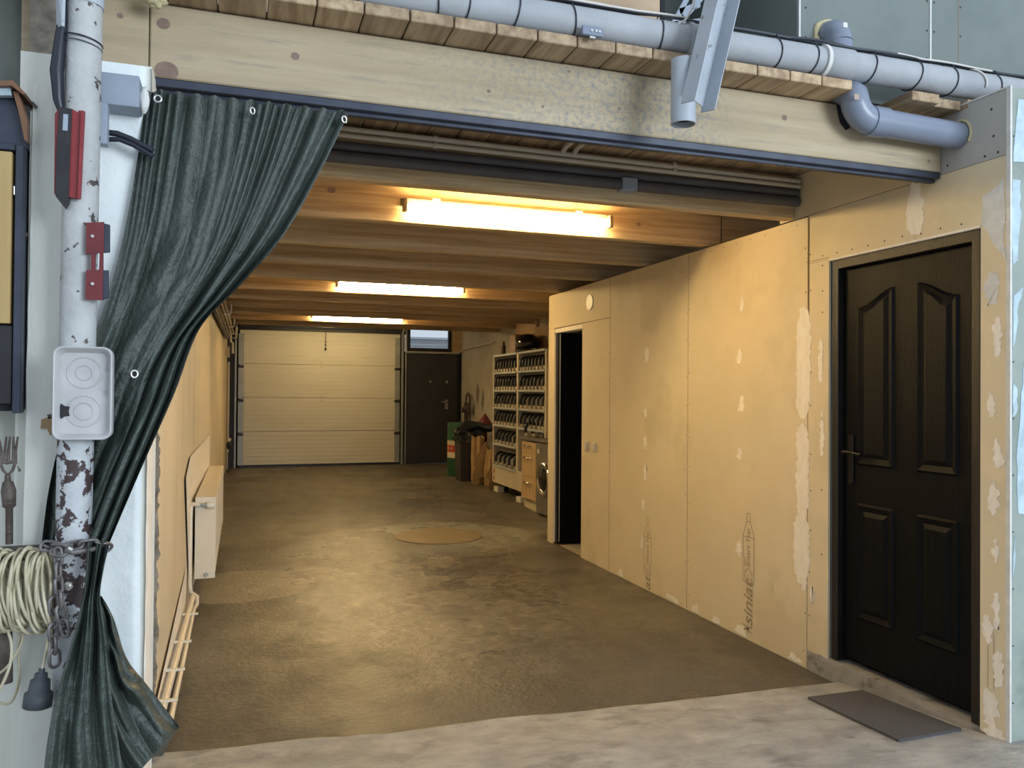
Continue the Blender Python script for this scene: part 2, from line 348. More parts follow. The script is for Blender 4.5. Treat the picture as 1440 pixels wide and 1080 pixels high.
# seams
mb = MB()
for y, z0, z1 in ((3.51, .01, 2.37), (4.71, .01, 2.37), (5.91, .01, 2.37)): mb.box(XR-.0006, XR+.004, y-.0022, y+.0022, z0, z1)
mb.box(XR-.0006, XR+.004, 5.91, 7.13, 2.047, 2.053); mb.box(XR-.0006, XR+.004, 3.352, 3.53, 2.134, 2.137)
mb.box(XR-.0006, XR+.004, 3.50, 3.515, 1.8, 2.37)
mb.build('board_seam', 'seam', wr)
mb = MB()
def screw(y, z, r=.0048, x=XR):
    mb.add([(x-.0008, y+r*math.cos(k*PI/3), z+r*math.sin(k*PI/3)) for k in range(6)], [(0, 1, 2, 3, 4, 5)])
for y in (3.49, 3.53, 4.69, 4.73, 5.90, 5.93):
    z = .1
    while z < 2.3: screw(y+random.uniform(-.006, .006), z+random.uniform(-.03, .03), .0045); z += .21
for y in (3.40,): 
    for z in (.62, .95, 1.25, 1.86, 1.97, 2.1): screw(y, z, .005)
for k in range(9): screw(2.56+k*.105, 2.15+random.uniform(-.003, .006), .005)
for k in range(8): screw(3.6+k*.14, 2.345, .004)
for y, z in ((2.42, 2.58), (2.53, 2.56), (2.6, 2.53), (2.41, 2.47), (2.63, 2.41), (2.39, 2.40), (2.45, 2.40)): screw(y, z, .0055)
o = mb.build('screw_heads', 'screw', wr); o['kind'] = 'stuff'
# filler patches: thin skims with ragged edges
def skim(pts, m='filler', x=XR, th=.0012, axis='x', par=None, seed=0, sub=4, amp=.010, lab=None):
    P = []; n = len(pts); th += .0001*(seed % 9)
    for i in range(n):
        a = Vector(pts[i]); b = Vector(pts[(i+1) % n])
        for k in range(sub):
            q = a.lerp(b, k/sub); j = amp*noise.noise(Vector((q.x*60+seed, q.y*48, 1))), amp*noise.noise(Vector((q.x*52, q.y*61+seed, 5)))
            P.append((q.x+j[0], q.y+j[1]))
    if axis == 'x': out = [(x-.0003, p[0], p[1]) for p in P]; d = (-th, 0, 0)
    else: out = [(p[0], x-.0003, p[1]) for p in P]; d = (0, -th, 0)
    return MB().prism(out, d).build('filler_patch', m, par or wr)
def strip(y, z0, z1, w, seed=0, **k):
    n = max(3, int((z1-z0)/.06)); L = []; R = []
    for i in range(n+1):
        z = z0+(z1-z0)*i/n; taper = .45+.55*min(1, min(i, n-i)/1.3)
        L.append((y-w*taper*(1+.35*fnoise(i*1.7, seed)), z)); R.append((y+w*taper*(1+.35*fnoise(i*1.3, seed+9)), z))
    skim(L+R[::-1], seed=seed, sub=5, amp=.02, **k)
strip(3.545, 1.31, 1.90, .055, 1); strip(3.55, .78, 1.285, .052, 2); strip(3.555, .44, .80, .062, 3); strip(3.535, .40, .66, .03, 4)
strip(3.41, 1.50, 1.72, .018, 5); strip(3.40, 1.12, 1.36, .012, 6)
strip(3.47, .35, .44, .02, 7)
strip(2.80, 2.15, 2.375, .055, 8)
skim([(2.46, 2.13), (2.362, 1.97), (2.362, 2.30), (2.40, 2.26), (2.46, 2.24)], 'filler_white', seed=9)
strip(2.415, 1.80, 1.93, .036, 10, m='filler_white'); strip(2.392, 1.60, 1.74, .02, 11); strip(2.42, 1.35, 1.45, .018, 12); strip(2.39, 1.16, 1.26, .022, 13); strip(2.41, .97, 1.10, .026, 14)
strip(2.40, .79, .87, .014, 15); strip(2.39, .52, .66, .02, 16); strip(2.435, .46, .56, .022, 17); strip(2.385, .30, .44, .024, 18); strip(2.42, .13, .27, .036, 19)
strip(2.40, .085, .13, .05, 20)
for i, (u, z) in enumerate(((4.10, 1.97), (4.12, 1.66), (4.10, 1.38), (4.12, 1.08), (4.12, .52), (5.28, 1.72), (5.30, 1.30), (5.30, 1.08), (5.30, .86), (5.33, .62), (5.34, .33))):
    s = (.035, .042, .05)[i % 3]
    skim([(u-s*.6, z), (u-s*.2, z-s*1.1), (u+s*.5, z-s*.9), (u+s*.55, z+s*.4), (u, z+s*1.2), (u-s*.5, z+s*.7)], seed=30+i, amp=.024, sub=6)
# scuffed foot of the boards
for i, (y, w) in enumerate(((4.9, .10), (4.6, .05), (4.35, .05), (4.1, .06), (3.6, .06), (5.7, .05))):
    skim([(y-w, .012), (y+w, .012), (y+w*.7, .05), (y-w*.5, .04+.03*(i % 2))], seed=60+i, amp=.014)
# printing on the boards
def text(body, size, y, z, name='printed_lettering', shear=.0, par=None):
    c = bpy.data.curves.new('t', 'FONT'); c.body = body; c.size = size; c.shear = shear; c.offset = size*.012
    t = bpy.data.objects.new('t', c); COL.objects.link(t)
    bpy.context.view_layer.update()
    me = bpy.data.meshes.new_from_object(t.evaluated_get(bpy.context.evaluated_depsgraph_get()))
    bpy.data.objects.remove(t); me.materials.clear(); me.materials.append(M['ink'])
    o = link(name, me, wr)
    o.matrix_world = Matrix(((0, 0, -1, XR-.0012), (0, 1, 0, y), (1, 0, 0, z), (0, 0, 0, 1)))
    return o
def outline(pts, w=.0022, name='printed_outline'):
    mb = MB()
    for a, b in pts:
        a = Vector((0, *a)); b = Vector((0, *b)); d = (b-a).normalized(); n_ = Vector((0, -d.z, d.y))*w
        mb.add([(XR-.0011, q.y, q.z) for q in (a-n_, a+n_, b+n_, b-n_)], [(0, 1, 2, 3)])
    return mb.build(name, 'ink', wr)
def pencil(y0, y1, zb, zt, dz=0):
    ym = (y0+y1)/2; q = zt+.09; e = (y1-y0)*.15
    outline([((y0, zb), (y0, zt)), ((y1, zb), (y1, zt)), ((y0, zb), (y1, zb)), ((y0-.006, zt), (y1+.006, zt)), ((y0-.004, zt), (ym-e, q)), ((y1+.004, zt), (ym+e, q)),
             ((ym-e, q), (ym-e, q+.05)), ((ym+e, q), (ym+e, q+.05)), ((ym-e, q+.05), (ym+e, q+.05)), ((ym-e, q), (ym+e, q))])
    # little house emblem
    a, b_ = zb+.018, zb+.085
    outline([((y0+.02, a), (y1-.02, a)), ((y0+.02, a), (y0+.02, b_-.02)), ((y1-.02, a), (y1-.02, b_-.02)), ((y0+.012, b_-.03), (ym, b_)), ((y1-.012, b_-.03), (ym, b_)), ((ym, a), (ym, a+.03))])
pencil(3.972, 4.078, .335, .60); pencil(5.205, 5.31, .12, .385)
text('Smart Top', .052, 4.01, .425, shear=.15); text('NIDA', .022, 4.052, .425)
text('Smart Top', .052, 5.24, .205, shear=.15)
text('siniat', .125, 3.985, .085, shear=.25); text('at', .125, 5.215, .006, shear=.25)
outline([((4.075, .05), (3.985, .085)), ((4.03, .035), (4.03, .09)), ((4.075, .085), (3.99, .045))], .004)
outline([((3.795, .34), (3.795, .385)), ((3.795, .34), (3.79, .325))], .0015)
outline([((2.432, .28), (2.432, .49)), ((2.405, .28), (2.405, .49)), ((2.432, .49), (2.418, .53)), ((2.405, .49), (2.418, .53))], .0012)
# vent disc and switches on the wall
o = MB().cyl((XR-.008, 6.31, 2.215), (XR+.001, 6.31, 2.215), .066, 32).build('blanking_disc', 'white_plastic')
tag(o, 'small round cream cover plate on the wall right above the light switches', 'cover plate')
for y, lab in ((6.36, 'left one of two cream light switches beside the open doorway'), (6.20, 'right one of two cream light switches beside the open doorway')):
    t = thing('light_switch', lab, 'switch', 'wall light switches', (XR, y, .98))
    bx('switch_plate', 'white_plastic', t, -.012, 0, -.042, .042, -.042, .042, b=.005); bx('rocker', 'white_plastic', t, -.018, -.011, -.026, .026, -.028, .028, b=.004)

# end face of the partition block (towards the camera) and its inner side
wf = struct('wall_front')
bx('drywall_panel', 'board_green', wf, XR+.0, 6.5, 2.338, 2.351, .0, 2.64)
mb = MB(); mb.box(XR-.003, XR+.006, 2.334, 2.352, .078, 2.645); mb.box(XR-.003, XR+.02, 2.352, 2.70, 2.640, 2.647); mb.build('corner_bead', 'filler_white', wf)
for i, pts in enumerate(([(2.835, 2.35), (2.95, 2.36), (2.97, 2.60), (2.86, 2.60), (2.845, 2.5)], [(2.83, 1.95), (2.86, 1.96), (2.875, 2.15), (2.868, 2.28), (2.832, 2.28)],
                         [(2.833, 1.62), (2.85, 1.66), (2.865, 1.80), (2.89, 1.86), (2.84, 1.83)], [(2.832, 1.35), (2.86, 1.37), (2.852, 1.47), (2.835, 1.48)],
                         [(2.86, .98), (3.1, .95), (3.1, 1.6), (2.90, 1.62), (2.88, 1.45), (2.855, 1.2)], [(2.90, .50), (3.0, .5), (3.0, .62), (2.9, .6)], [(2.835, .73), (2.845, .9), (2.85, .8)])):
    skim(pts, 'filler_blue', x=2.338, axis='y', par=wf, seed=80+i)
mb = MB()
for k in range(11): mb.add([(2.838+.004*math.cos(a*PI/3), 2.3373, .25+k*.22+.03*fnoise(k, 3)+.004*math.sin(a*PI/3)) for a in range(6)], [(0, 1, 2, 3, 4, 5)])
o = mb.build('screw_heads', 'screw', wf); o['kind'] = 'stuff'
# block body: roof, inner walls, back room
wb = struct('wall_inner')
bx('room_top', 'board_grey', wb, XR+.09, XF, 2.36, 7.27, 2.362, 2.374)
bx('end_panel', 'board', wb, XR+.002, XF, 7.271, 7.29, 0, 2.37)
bx('inner_panel', 'board_grey', wb, 3.82, XF, 2.40, 7.26, .0, 2.36)
bx('inner_panel', 'board_grey', wb, XR+.09, 3.81, 5.9, 5.95, .0, 2.36)

# ------------------------------------------------------------------ black panel door with raised mouldings
def door_leaf(parent, y0, y1, z0, z1, x, m='door_black'):
    """leaf in the plane x facing -x: flat field plus four raised panels (upper pair with swept tops)"""
    bx('door_leaf', m, parent, x, x+.04, y0, y1, z0, z1, b=.002)
    w = y1-y0; s = w/.86
    cols = ((y1-.115*s, y1-.115*s-.255*s), (y0+.10*s+.245*s, y0+.10*s))
    def ring(loop_in, loop_out, d_in, d_out, mbb):
        n = len(loop_in); k = len(mbb.v)
        mbb.add([(x-d_out, *p) for p in loop_out]+[(x-d_in, *p) for p in loop_in], [(i, (i+1) % n, n+(i+1) % n, n+i) for i in range(n)])
    def off(loop, d):
        cx = sum(p[0] for p in loop)/len(loop); cz = (min(p[1] for p in loop)+max(p[1] for p in loop))/2
        hw = (max(p[0] for p in loop)-min(p[0] for p in loop))/2; hh = (max(p[1] for p in loop)-min(p[1] for p in loop))/2
        return [(cx+(p[0]-cx)*(hw-d)/hw, cz+(p[1]-cz)*(hh-d)/hh) for p in loop]
    for ci, (ya, yb) in enumerate(cols):
        for up in (1, 0):
            zb, zt = (z0+.975*(z1-z0)/1.96, z0+1.835*(z1-z0)/1.96) if up else (z0+.215*(z1-z0)/1.96, z0+.785*(z1-z0)/1.96)
            L = [(ya, zb), (yb, zb)]
            if up:
                n = 14
                for i in range(n+1):
                    t = i/n; y = yb+(ya-yb)*t; q = t if ci == 0 else 1-t      # high towards the middle of the door
                    L.append((y, zt-.075*(.5-.5*math.cos(PI*q))-.0))
            else: L += [(yb, zt), (ya, zt)]
            mb = MB(); l0 = L; l1 = off(L, .010); l2 = off(L, .022); l3 = off(L, .036); l4 = off(L, .058)
            ring(l1, l0, .010, .0005, mb); ring(l2, l1, .006, .010, mb); ring(l3, l2, -.004+.006, .006, mb); ring(l4, l3, .011, .002, mb)
            mb.add([(x-.011, *p) for p in l4], [tuple(range(len(l4)))])
            mb.build('raised_panel', m, parent)
d1 = tag(link('door_1', None), 'near black four-panel door set in the plasterboard wall', None, None, 'structure')
XD = XR+.045
door_leaf(d1, 2.520, 3.300, .135, 2.065, XD)
mb = MB(); mb.box(XR+.012, XR+.10, 3.300, 3.345, .11, 2.115, b=.003); mb.box(XR+.004, XR+.10, DY0+.004, 2.516, .11, 2.115, b=.003); mb.box(XR+.008, XR+.10, 2.516, 3.30, 2.068, 2.115, b=.003)
mb.build('door_frame', 'door_frame', d1)
mb = MB(); mb.box(XR+.02, XR+.09, DY1-.006, DY1+.002, .1, 2.12); mb.build('jamb_filler', 'filler_white', d1)
mb = MB(); mb.box(XR-.002, XR+.03, DY0+.0, DY1, 2.1155, 2.128, b=.003); mb.build('head_filler', 'filler', d1)
h = MB(); h.box(XD-.008, XD, 3.222, 3.258, 1.00, 1.24, b=.003); ho = h.build('handle_plate', 'handle_black', d1)
h = MB(); h.cyl((XD-.055, 3.24, 1.155), (XD, 3.24, 1.155), .009); h.tube([(XD-.052, 3.24, 1.155), (XD-.055, 3.20, 1.157), (XD-.052, 3.15, 1.152), (XD-.050, 3.12, 1.15)], [.010, .009, .008, .009], 10); h.build('lever', 'handle_black', ho)
# concrete kerb under the door
mb = MB()
def kerb(u, v):
    y = 2.36+(3.512-2.36)*u; zt = .105+.005*fnoise(y*9, 2)
    prof = [(XR-.002, zf(y)-.03), (XR-.003, zt*.8), (XR+.0, zt-.002), (XR+.012, zt), (XR+.10, zt)]
    i = v*4; k = min(3, int(i)); f = i-k; a, b_ = prof[k], prof[k+1]; return (a[0]+(b_[0]-a[0])*f-.004*fnoise(y*14, v*3), y, a[1]+(b_[1]-a[1])*f)
mb.grid(kerb, 60, 4, False); o = mb.build('trim_1', 'curb'); tag(o, kind='structure')
# mat
mb = MB(); ml = [(2.566, 3.186), (2.60, 3.235), (2.79, 3.20), (2.80, 2.95), (2.803, 2.70), (2.79, 2.545), (2.60, 2.665)]
ml = [(2.493, 3.095), (2.801, 3.091), (2.767, 2.508), (2.439, 2.498)]
mb.add([(x, y, zf(y)+.017) for x, y in ml]+[(x, y, zf(y)+.003) for x, y in ml], [(0, 1, 2, 3)]+[(i, (i+1) % 4, 4+(i+1) % 4, 4+i) for i in range(4)])
o = mb.build('door_mat', 'mat'); tag(o, 'thin dark grey felt mat lying on the floor before the near black door', 'mat')

# ------------------------------------------------------------------ open side doorway
d2 = tag(link('door_2', None), 'far black door standing open inside the side doorway', None, None, 'structure')
YL = 7.03
leaf = link('leaf_group', None); 
bpy.data.objects.remove(leaf)
mb = MB(); mb.box(2.842, 3.50, YL, YL+.04, .03, 2.0, b=.002); mb.build('door_leaf', 'door_black', d2)
for z0, z1 in ((1.05, 1.83), (.25, .85)):
    for x0 in (2.95, 3.22):
        mb = MB(); mb.box(x0, x0+.2, YL-.006, YL-.0003, z0, z1, b=.005); mb.box(x0+.03, x0+.17, YL-.012, YL-.005, z0+.03, z1-.03, b=.005); mb.build('raised_panel', 'door_black', d2)
bx('leaf_edge', 'shelfedge', d2, 2.838, 2.8415, YL-.001, YL+.006, .04, 1.99)
mb = MB(); mb.box(XR+.015, XR+.10, YL+.05, 7.134, .02, 2.045); mb.build('door_frame', 'door_frame', d2)
mb = MB(); mb.box(XR+.004, XR+.10, 6.476, 7.134, 2.005, 2.0445); mb.build('door_head', 'filler', d2)
mb = MB(); mb.box(XR+.003, XR+.10, 7.122, 7.1345, .02, 2.0); mb.build('jamb_filler', 'filler', d2)
mb = MB(); mb.box(XR+.001, XR+.13, 6.468, 6.4745, .0, 2.045); mb.build('jamb_edge', 'filler', d2)
tb = struct('floor_tiled')
bx('tile_bed', 'tile_dark', tb, XR+.001, 3.8, 5.96, 7.26, .001, .012)
tl = MB().box(0, .11, 0, .030, 0, .004).build('tile', 'tile', tb, (XR+.004, 6.45, .0125)); me = tl.data
for j in range(10):
    for i in range(5):
        if i == 0 and j == 0: continue
        link('tile', me, tb, (XR+.004+i*.116, 6.45+j*.056, .0125))

# ------------------------------------------------------------------ ceiling: planks and joists
ce = struct('ceiling')
PX0 = .206-.145*8
full = MB().box(.0025, .1425, 0, 14.6-2.527, 0, .038, b=.003).build('plank', 'plank', ce, (PX0, 2.527, ZP)); fme = full.data
short = MB().box(.0025, .1425, 0, 14.6-2.86, 0, .038, b=.003); sme = None
for k in range(1, 38):
    x = PX0+.145*k
    if x > 3.95: break
    if 2.15 < x < 2.42:
        if sme is None: s_ = short.build('plank', 'plank', ce, (x, 2.86, ZP)); sme = s_.data
        else: link('plank', sme, ce, (x, 2.86, ZP))
    else:
        if x > 2.6: link('plank', fme, ce, (x, 2.527+.03*(k % 2), ZP))
        else: link('plank', fme, ce, (x, 2.527+.006*fnoise(k, 7), ZP))
bx('ceiling_backing', 'dark', ce, -2.2, 4.2, 2.75, 14.7, ZP+.042, ZP+.06)
JY = [3.62+.845*k for k in range(11)]
def joist(x0, x1, y, h=.215, t=.075, m='joist', par=ce, z=ZB): 
    mb = MB(); mb.box(0, x1-x0, 0, t, 0, h, b=.004); return mb.build('joist', m, par, (x0, y, z))
for k, y in enumerate(JY):
    x1 = 2.8185 if k == 0 else (2.91 if k == 1 else (XF-.02 if k > 4 else 3.8))
    joist(xl(y)+.01, x1, y, ZP-ZB-.003)
bx('joist', 'joist', ce, 0, .8, 0, .05, 0, .20, loc=(2.925, JY[1]+.015, ZB+.01))
mb = MB()
for k, (x, z, r) in enumerate(((.45, .15, .018), (2.32, .10, .013), (.9, .05, .01))):
    mb.prism([(x+r*1.3*math.cos(a*PI/6), JY[1]-.0004, ZB+z+r*math.sin(a*PI/6)) for a in range(12)], (0, -.0006, 0))
mb.build('wood_knot', 'knot', ce)

# front beam
be = thing('support_beam', 'long pale timber beam spanning over the garage opening', 'beam', None, (-.40, 2.66, 2.39))
be_o = be
def beamx(x0, x1, nm):
    mb = MB()
    def zt(x): return 2.575+.045*min(1, max(0, (x+.3)/.8))
    mb.add([(x0, 2.665, 2.392), (x1, 2.665, 2.392), (x1, 2.665, zt(x1)+.035), (x0, 2.665, zt(x0)+.035), (x0, 2.80, 2.392), (x1, 2.80, 2.392), (x1, 2.80, ZP-.002), (x0, 2.80, ZP-.002)],
           [(0, 1, 2, 3), (5, 4, 7, 6), (0, 4, 5, 1), (3, 2, 6, 7), (0, 3, 7, 4), (1, 5, 6, 2)])
    return mb
mb = MB(); mb.box(-.278+.4, 2.818+.4, 0, .13, 0, ZP-2.395, b=.004); mb.build('beam_body', 'beam', be)
mb = MB(); mb.box(-.62+.4, -.281+.4, 0, .13, 0, ZP-2.39, b=.003); mb.build('beam_extension', 'beam', be)
for x, z, r in ((-.36, .17, .008), (-.24, .165, .017), (.15, .12, .012), (-.23, .02, .03), (2.02, .14, .011), (2.75, .04, .007), (1.1, .2, .005), (.8, .09, .006), (1.0, .06, .005), (1.3, .09, .005)):
    mb = MB(); mb.prism([(x+.4+r*1.15*math.cos(a*PI/8), -.0002, max(.002, z+r*math.sin(a*PI/8))) for a in range(16)], (0, -.0007, 0)); mb.build('wood_knot', 'knot', be)
M['beam'].name = 'beam_wood'
mm = M['beam']; n_ = mm.node_tree.nodes; l_ = mm.node_tree.links; b_ = n_['Principled BSDF']
src = b_.inputs['Base Color'].links[0].from_socket
tcx = n_.new('ShaderNodeTexCoord'); sp = n_.new('ShaderNodeSeparateXYZ'); l_.new(tcx.outputs['Object'], sp.inputs[0])
r1 = n_.new('ShaderNodeMapRange'); r1.interpolation_type = 'SMOOTHSTEP'
for k_, v_ in zip(('From Min', 'From Max', 'To Min', 'To Max'), (.6, 1.7, 0, 1)): r1.inputs[k_].default_value = v_
r2 = n_.new('ShaderNodeMapRange'); r2.interpolation_type = 'SMOOTHSTEP'
for k_, v_ in zip(('From Min', 'From Max', 'To Min', 'To Max'), (1.95, 2.3, 1, 0)): r2.inputs[k_].default_value = v_
l_.new(sp.outputs[0], r1.inputs[0]); l_.new(sp.outputs[0], r2.inputs[0])
nzn = n_.new('ShaderNodeTexNoise'); nzn.inputs['Scale'].default_value = 48; nzn.inputs['Detail'].default_value = 8; nzn.inputs['Roughness'].default_value = .75; l_.new(tcx.outputs['Object'], nzn.inputs['Vector'])
r3 = n_.new('ShaderNodeMapRange')
for k_, v_ in zip(('From Min', 'From Max', 'To Min', 'To Max'), (.47, .62, 0, .75)): r3.inputs[k_].default_value = v_
l_.new(nzn.outputs['Fac'], r3.inputs[0])
m1 = n_.new('ShaderNodeMath'); m1.operation = 'MULTIPLY'; l_.new(r1.outputs[0], m1.inputs[0]); l_.new(r2.outputs[0], m1.inputs[1])
m2 = n_.new('ShaderNodeMath'); m2.operation = 'MULTIPLY'; l_.new(m1.outputs[0], m2.inputs[0]); l_.new(r3.outputs[0], m2.inputs[1])
mxn = n_.new('ShaderNodeMix'); mxn.data_type = 'RGBA'; l_.new(m2.outputs[0], mxn.inputs[0]); l_.new(src, mxn.inputs[6]); mxn.inputs[7].default_value = (.17, .20, .22, 1); l_.new(mxn.outputs[2], b_.inputs['Base Color'])

# curtain rail
cr_ = thing('curtain_rail', 'dark metal track fixed under the front of the timber beam', 'rail', None, (-.27, 2.66, ZB))
MB().box(0, 3.085, .003, .028, -.022, .004, b=.002).build('rail_face', 'rail', cr_)
MB().box(0, 3.085, .029, .055, -.034, -.001, b=.002).build('rail_channel', 'rail', cr_)

# conduits and ducts along the first joist
t = thing('conduit', 'upper cream conduit running under the planks before the first joist', 'pipe', 'conduits by the first joist')
MB().cyl((xl(3.5)+.01, 3.572, 2.592), (2.808, 3.572, 2.574), .013).build('conduit_tube', 'conduit', t)
for x in (.82, 2.05): MB().cyl((x-.008, 3.572, 2.586), (x+.008, 3.572, 2.586), .017).build('pipe_clip', 'conduit', t)
t = thing('conduit', 'lower cream conduit beside the dark duct on the first joist', 'pipe', 'conduits by the first joist')
MB().cyl((xl(3.5)+.01, 3.566, 2.562), (2.808, 3.566, 2.545), .011).build('conduit_tube', 'conduit', t)
for x in (.82, 2.05): MB().cyl((x-.008, 3.566, 2.556), (x+.008, 3.566, 2.556), .015).build('pipe_clip', 'conduit', t)
t = thing('conduit_branch', 'pair of short cream conduits crossing the planks towards the beam', 'pipe')
for x in (1.44, 1.50): MB().tube([(x, 3.55, 2.586), (x, 3.52, 2.600), (x, 3.4, 2.604), (x, 2.81, 2.604)], .012, 10).build('conduit_tube', 'conduit', t)
for i, (z, r, lab) in enumerate(((2.516, .021, 'upper dark grey duct on the face of the first joist'), (2.468, .0265, 'lower dark grey duct on the face of the first joist'))):
    t = thing('service_duct', lab, 'duct', 'dark ducts on the first joist')
    MB().cyl((xl(3.5)+.01, 3.588, z), (2.808, 3.588, z), r, 20).build('duct_tube', 'duct', t)
    if i: MB().box(1.76, 1.84, 3.552, 3.620, 2.436, 2.498, b=.004).build('duct_clip', 'steel_blue', t)

# fluorescent battens
def lamp(x0, x1, y, z, lab, tm='tube'):
    t = thing('strip_light', lab, 'lamp', 'fluorescent strip lights on the joists', (x0, y, z))
    w = x1-x0
    MB().box(-.03, w+.03, -.030, -.001, .012, .058, b=.003).build('lamp_body', 'lamp_body', t)
    MB().tube([(.012, -.062, -.006), (w-.012, -.062, -.006)], .028, 20).build('tube', tm, t)
    for xx in (-.028, w+.008): MB().box(xx, xx+.024, -.085, -.034, -.028, .045, b=.003).build('end_holder', 'lamp_body', t)
    for xx in (.17, w-.17): MB().box(xx-.022, xx+.022, -.036, 0, .053, .066).build('bracket', 'galv', t)
lamp(.86, 2.075, JY[1], 2.462, 'nearest lit fluorescent strip light, on the second joist')
lamp(.86, 2.075, JY[5], 2.458, 'middle lit fluorescent strip light of the three')
lamp(.90, 2.115, JY[9], 2.455, 'farthest lit fluorescent strip light, before the garage door')
lamp(.90, 2.115, 13.0, 2.535, 'unseen strip light added behind the last joist to brighten the garage door', 'fill_tube')  # added lamp, hidden from view, so the garage door doesn't stay dark

# ------------------------------------------------------------------ left garage wall
wl = struct('wall_left')
mb = MB(); ys = [3.35+(YB-3.35)*i/40 for i in range(41)]
mb.grid(lambda u, v: (xl(3.38+(YB-3.38)*u)+.0015*fnoise(u*9, v*2.5), 3.38+(YB-3.38)*u, -.02+2.42*v), 60, 12)
mb.build('plaster_skin', 'plaster', wl)
bx('masonry_core', 'rubble', wl, -.72, -.40, 2.75, 14.6, -.02, ZP-.01)
mb = MB()   # ragged broken plaster edge
def rag(u, v):
    z = 2.3*v; return (-.40+.102*u+.012*(fnoise(z*23, u*4)+fnoise(z*9, 2)+.6*fnoise(z*55, u*3))*(1 if u > .3 else 0), 3.39-.03*u+.012*fnoise(z*13, u*3, 2), z)
mb.grid(rag, 5, 160, False); mb.build('broken_plaster_edge', 'rubble', wl)
mb = MB(); mb.prism([(xl(5.5)+.0115, 5.3, .9), (xl(5.5)+.0115, 5.75, .12), (xl(8.3)+.0115, 8.3, .12), (xl(8.3)+.0115, 8.3, 1.0), (xl(5.7)+.0115, 5.7, 1.0)], (.001, .0, 0)); mb.build('pale_patch', 'filler', wl)
mb = MB(); mb.prism([(xl(4.3)+.0115, 3.7, .02), (xl(4.3)+.0115, 3.7, .10), (xl(4.9)+.0115, 5.5, .30), (xl(4.9)+.012, 5.5, .02)], (.001, .0, 0)); mb.build('pale_patch', 'filler', wl)
# jamb: white painted pier facing the camera
jm = struct('wall_jamb')
mb = MB(); mb.grid(lambda u, v: (-.43+.17*u-.0*v, 2.56+.006*fnoise(u*3, v*6)+(.02*u*u if u > .9 else 0), -.02+2.40*v), 14, 80); mb.build('pier_face', 'white_paint', jm)
mb = MB(); mb.grid(lambda u, v: (-.2605+.003*fnoise(v*20, 2), 2.56+.16*u, -.02+2.40*v), 3, 80); mb.build('pier_side', 'filler', jm)
bx('pier_core', 'white_wall', jm, -.60, -.262, 2.572, 2.75, -.02, 2.385)
t = thing('corner_trim', 'white plastic corner strip running up the left side of the opening', 'trim', None, (-.300, 3.06, 0))
MB().box(-.012, .012, -.05, .05, .0, 2.33, b=.004).build('trim_body', 'white_paint', t)
for z in (.55, .95, 1.5): MB().box(-.014, .014, -.056, -.049, z, z+.035, b=.002).build('trim_clip', 'white_plastic', t)
MB().box(-.05, -.012, -.02, .3, .0, 2.33).build('trim_backing', 'plaster', t)

# far left: grey wall, chipped white pier
gw = struct('wall_grey')
bx('wall_body', 'wall_grey', gw, -6, -.56, 2.72, 2.9, 0, 5)
bx('plaster_strip', 'white_wall', gw, -6, -.56, 2.70, 2.72, 0, 1.37)
mb = MB(); mb.grid(lambda u, v: (-.585+.10*u, 2.60, 2.2+.9*v), 6, 10); mb.build('rough_masonry', 'rubble', gw)
mb = MB()
def pier(u, v):
    z = -.02+2.29*v; L = -.551-.018*(1-v)+.004*fnoise(z*7, 3)-.0; R = -.452
    if z > 2.0: R -= (z-2.0)*.20
    return (L+(R-L)*u, 2.50+.004*fnoise(u*4, z*6), z)
mb.grid(pier, 8, 90); mb.build('pier_face', 'white_wall', gw)
bx('pier_core', 'white_wall', gw, -.56, -.47, 2.51, 2.70, -.02, 2.2)

for i, pts in enumerate(([(58, 590), (70, 586), (78, 592), (79, 606), (70, 612), (66, 602), (57, 603)], [(66, 583), (74, 582), (76, 587), (68, 589)], [(34, 322), (40, 330), (36, 334)], [(46, 142), (53, 150), (50, 153), (44, 147)], [(24, 655), (30, 662), (26, 664)])):
    MB().prism(px(pts, 2.494), (0, .003, 0)).build('chipped_spot', 'rust' if i != 0 else 'card', gw)
# ------------------------------------------------------------------ round column
co = thing('steel_column', 'slim round white column with flaking paint left of the opening', 'column', None, (-.42, 2.40, 0))
def colx(z): return .006*(z-1.2)+ .001
def cyl_seg(z0, z1, r, m, nm):
    MB().tube([(colx(z0+(z1-z0)*i/8), 0, z0+(z1-z0)*i/8) for i in range(9)], r, 32).build(nm, m, co)
cyl_seg(1.335, 2.75, .0440, 'column', 'column_shaft'); cyl_seg(0.0, 1.335, .0435, 'column_low', 'column_foot')
cyl_seg(2.46, 2.75, .047, 'channel', 'column_sleeve')
mb = MB(); mb.prism([(-.05, -.035, 2.38), (-.035, -.055, 2.38), (-.03, -.06, 2.6), (-.06, -.04, 2.6)], (.006, .006, 0)); mb.build('sleeve_strip', 'channel', co)
mb = MB(); mb.tube([(.0, -.043-.004, .93), (.0, -.075, .925)], .007, 10); mb.tube([(0, -.062, .927), (0, -.068, .927)], .012, 6); mb.build('bolt', 'eyelet', co)
t = tag(MB().tube([(-.42+.050*math.cos(a*PI/12)+.003, 2.40+.050*math.sin(a*PI/12), 2.365-.006*math.cos(a*PI/12)) for a in range(24)], .0022, 6, closed=True).build('cable_tie', 'navy'), 'upper thin black tie looped round the top of the round column', 'tie', 'ties on the column')
t = tag(MB().tube([(-.42+.049*math.cos(a*PI/12)+.003, 2.40+.049*math.sin(a*PI/12), 2.352-.006*math.cos(a*PI/12)) for a in range(24)], .0016, 6, closed=True).build('cable_tie', 'rubber'), 'lower thin grey tie looped round the top of the round column', 'tie', 'ties on the column')
P = px([(88, -10), (88, 30), (84, 60), (80, 100), (82, 140), (86, 158)], 2.37)
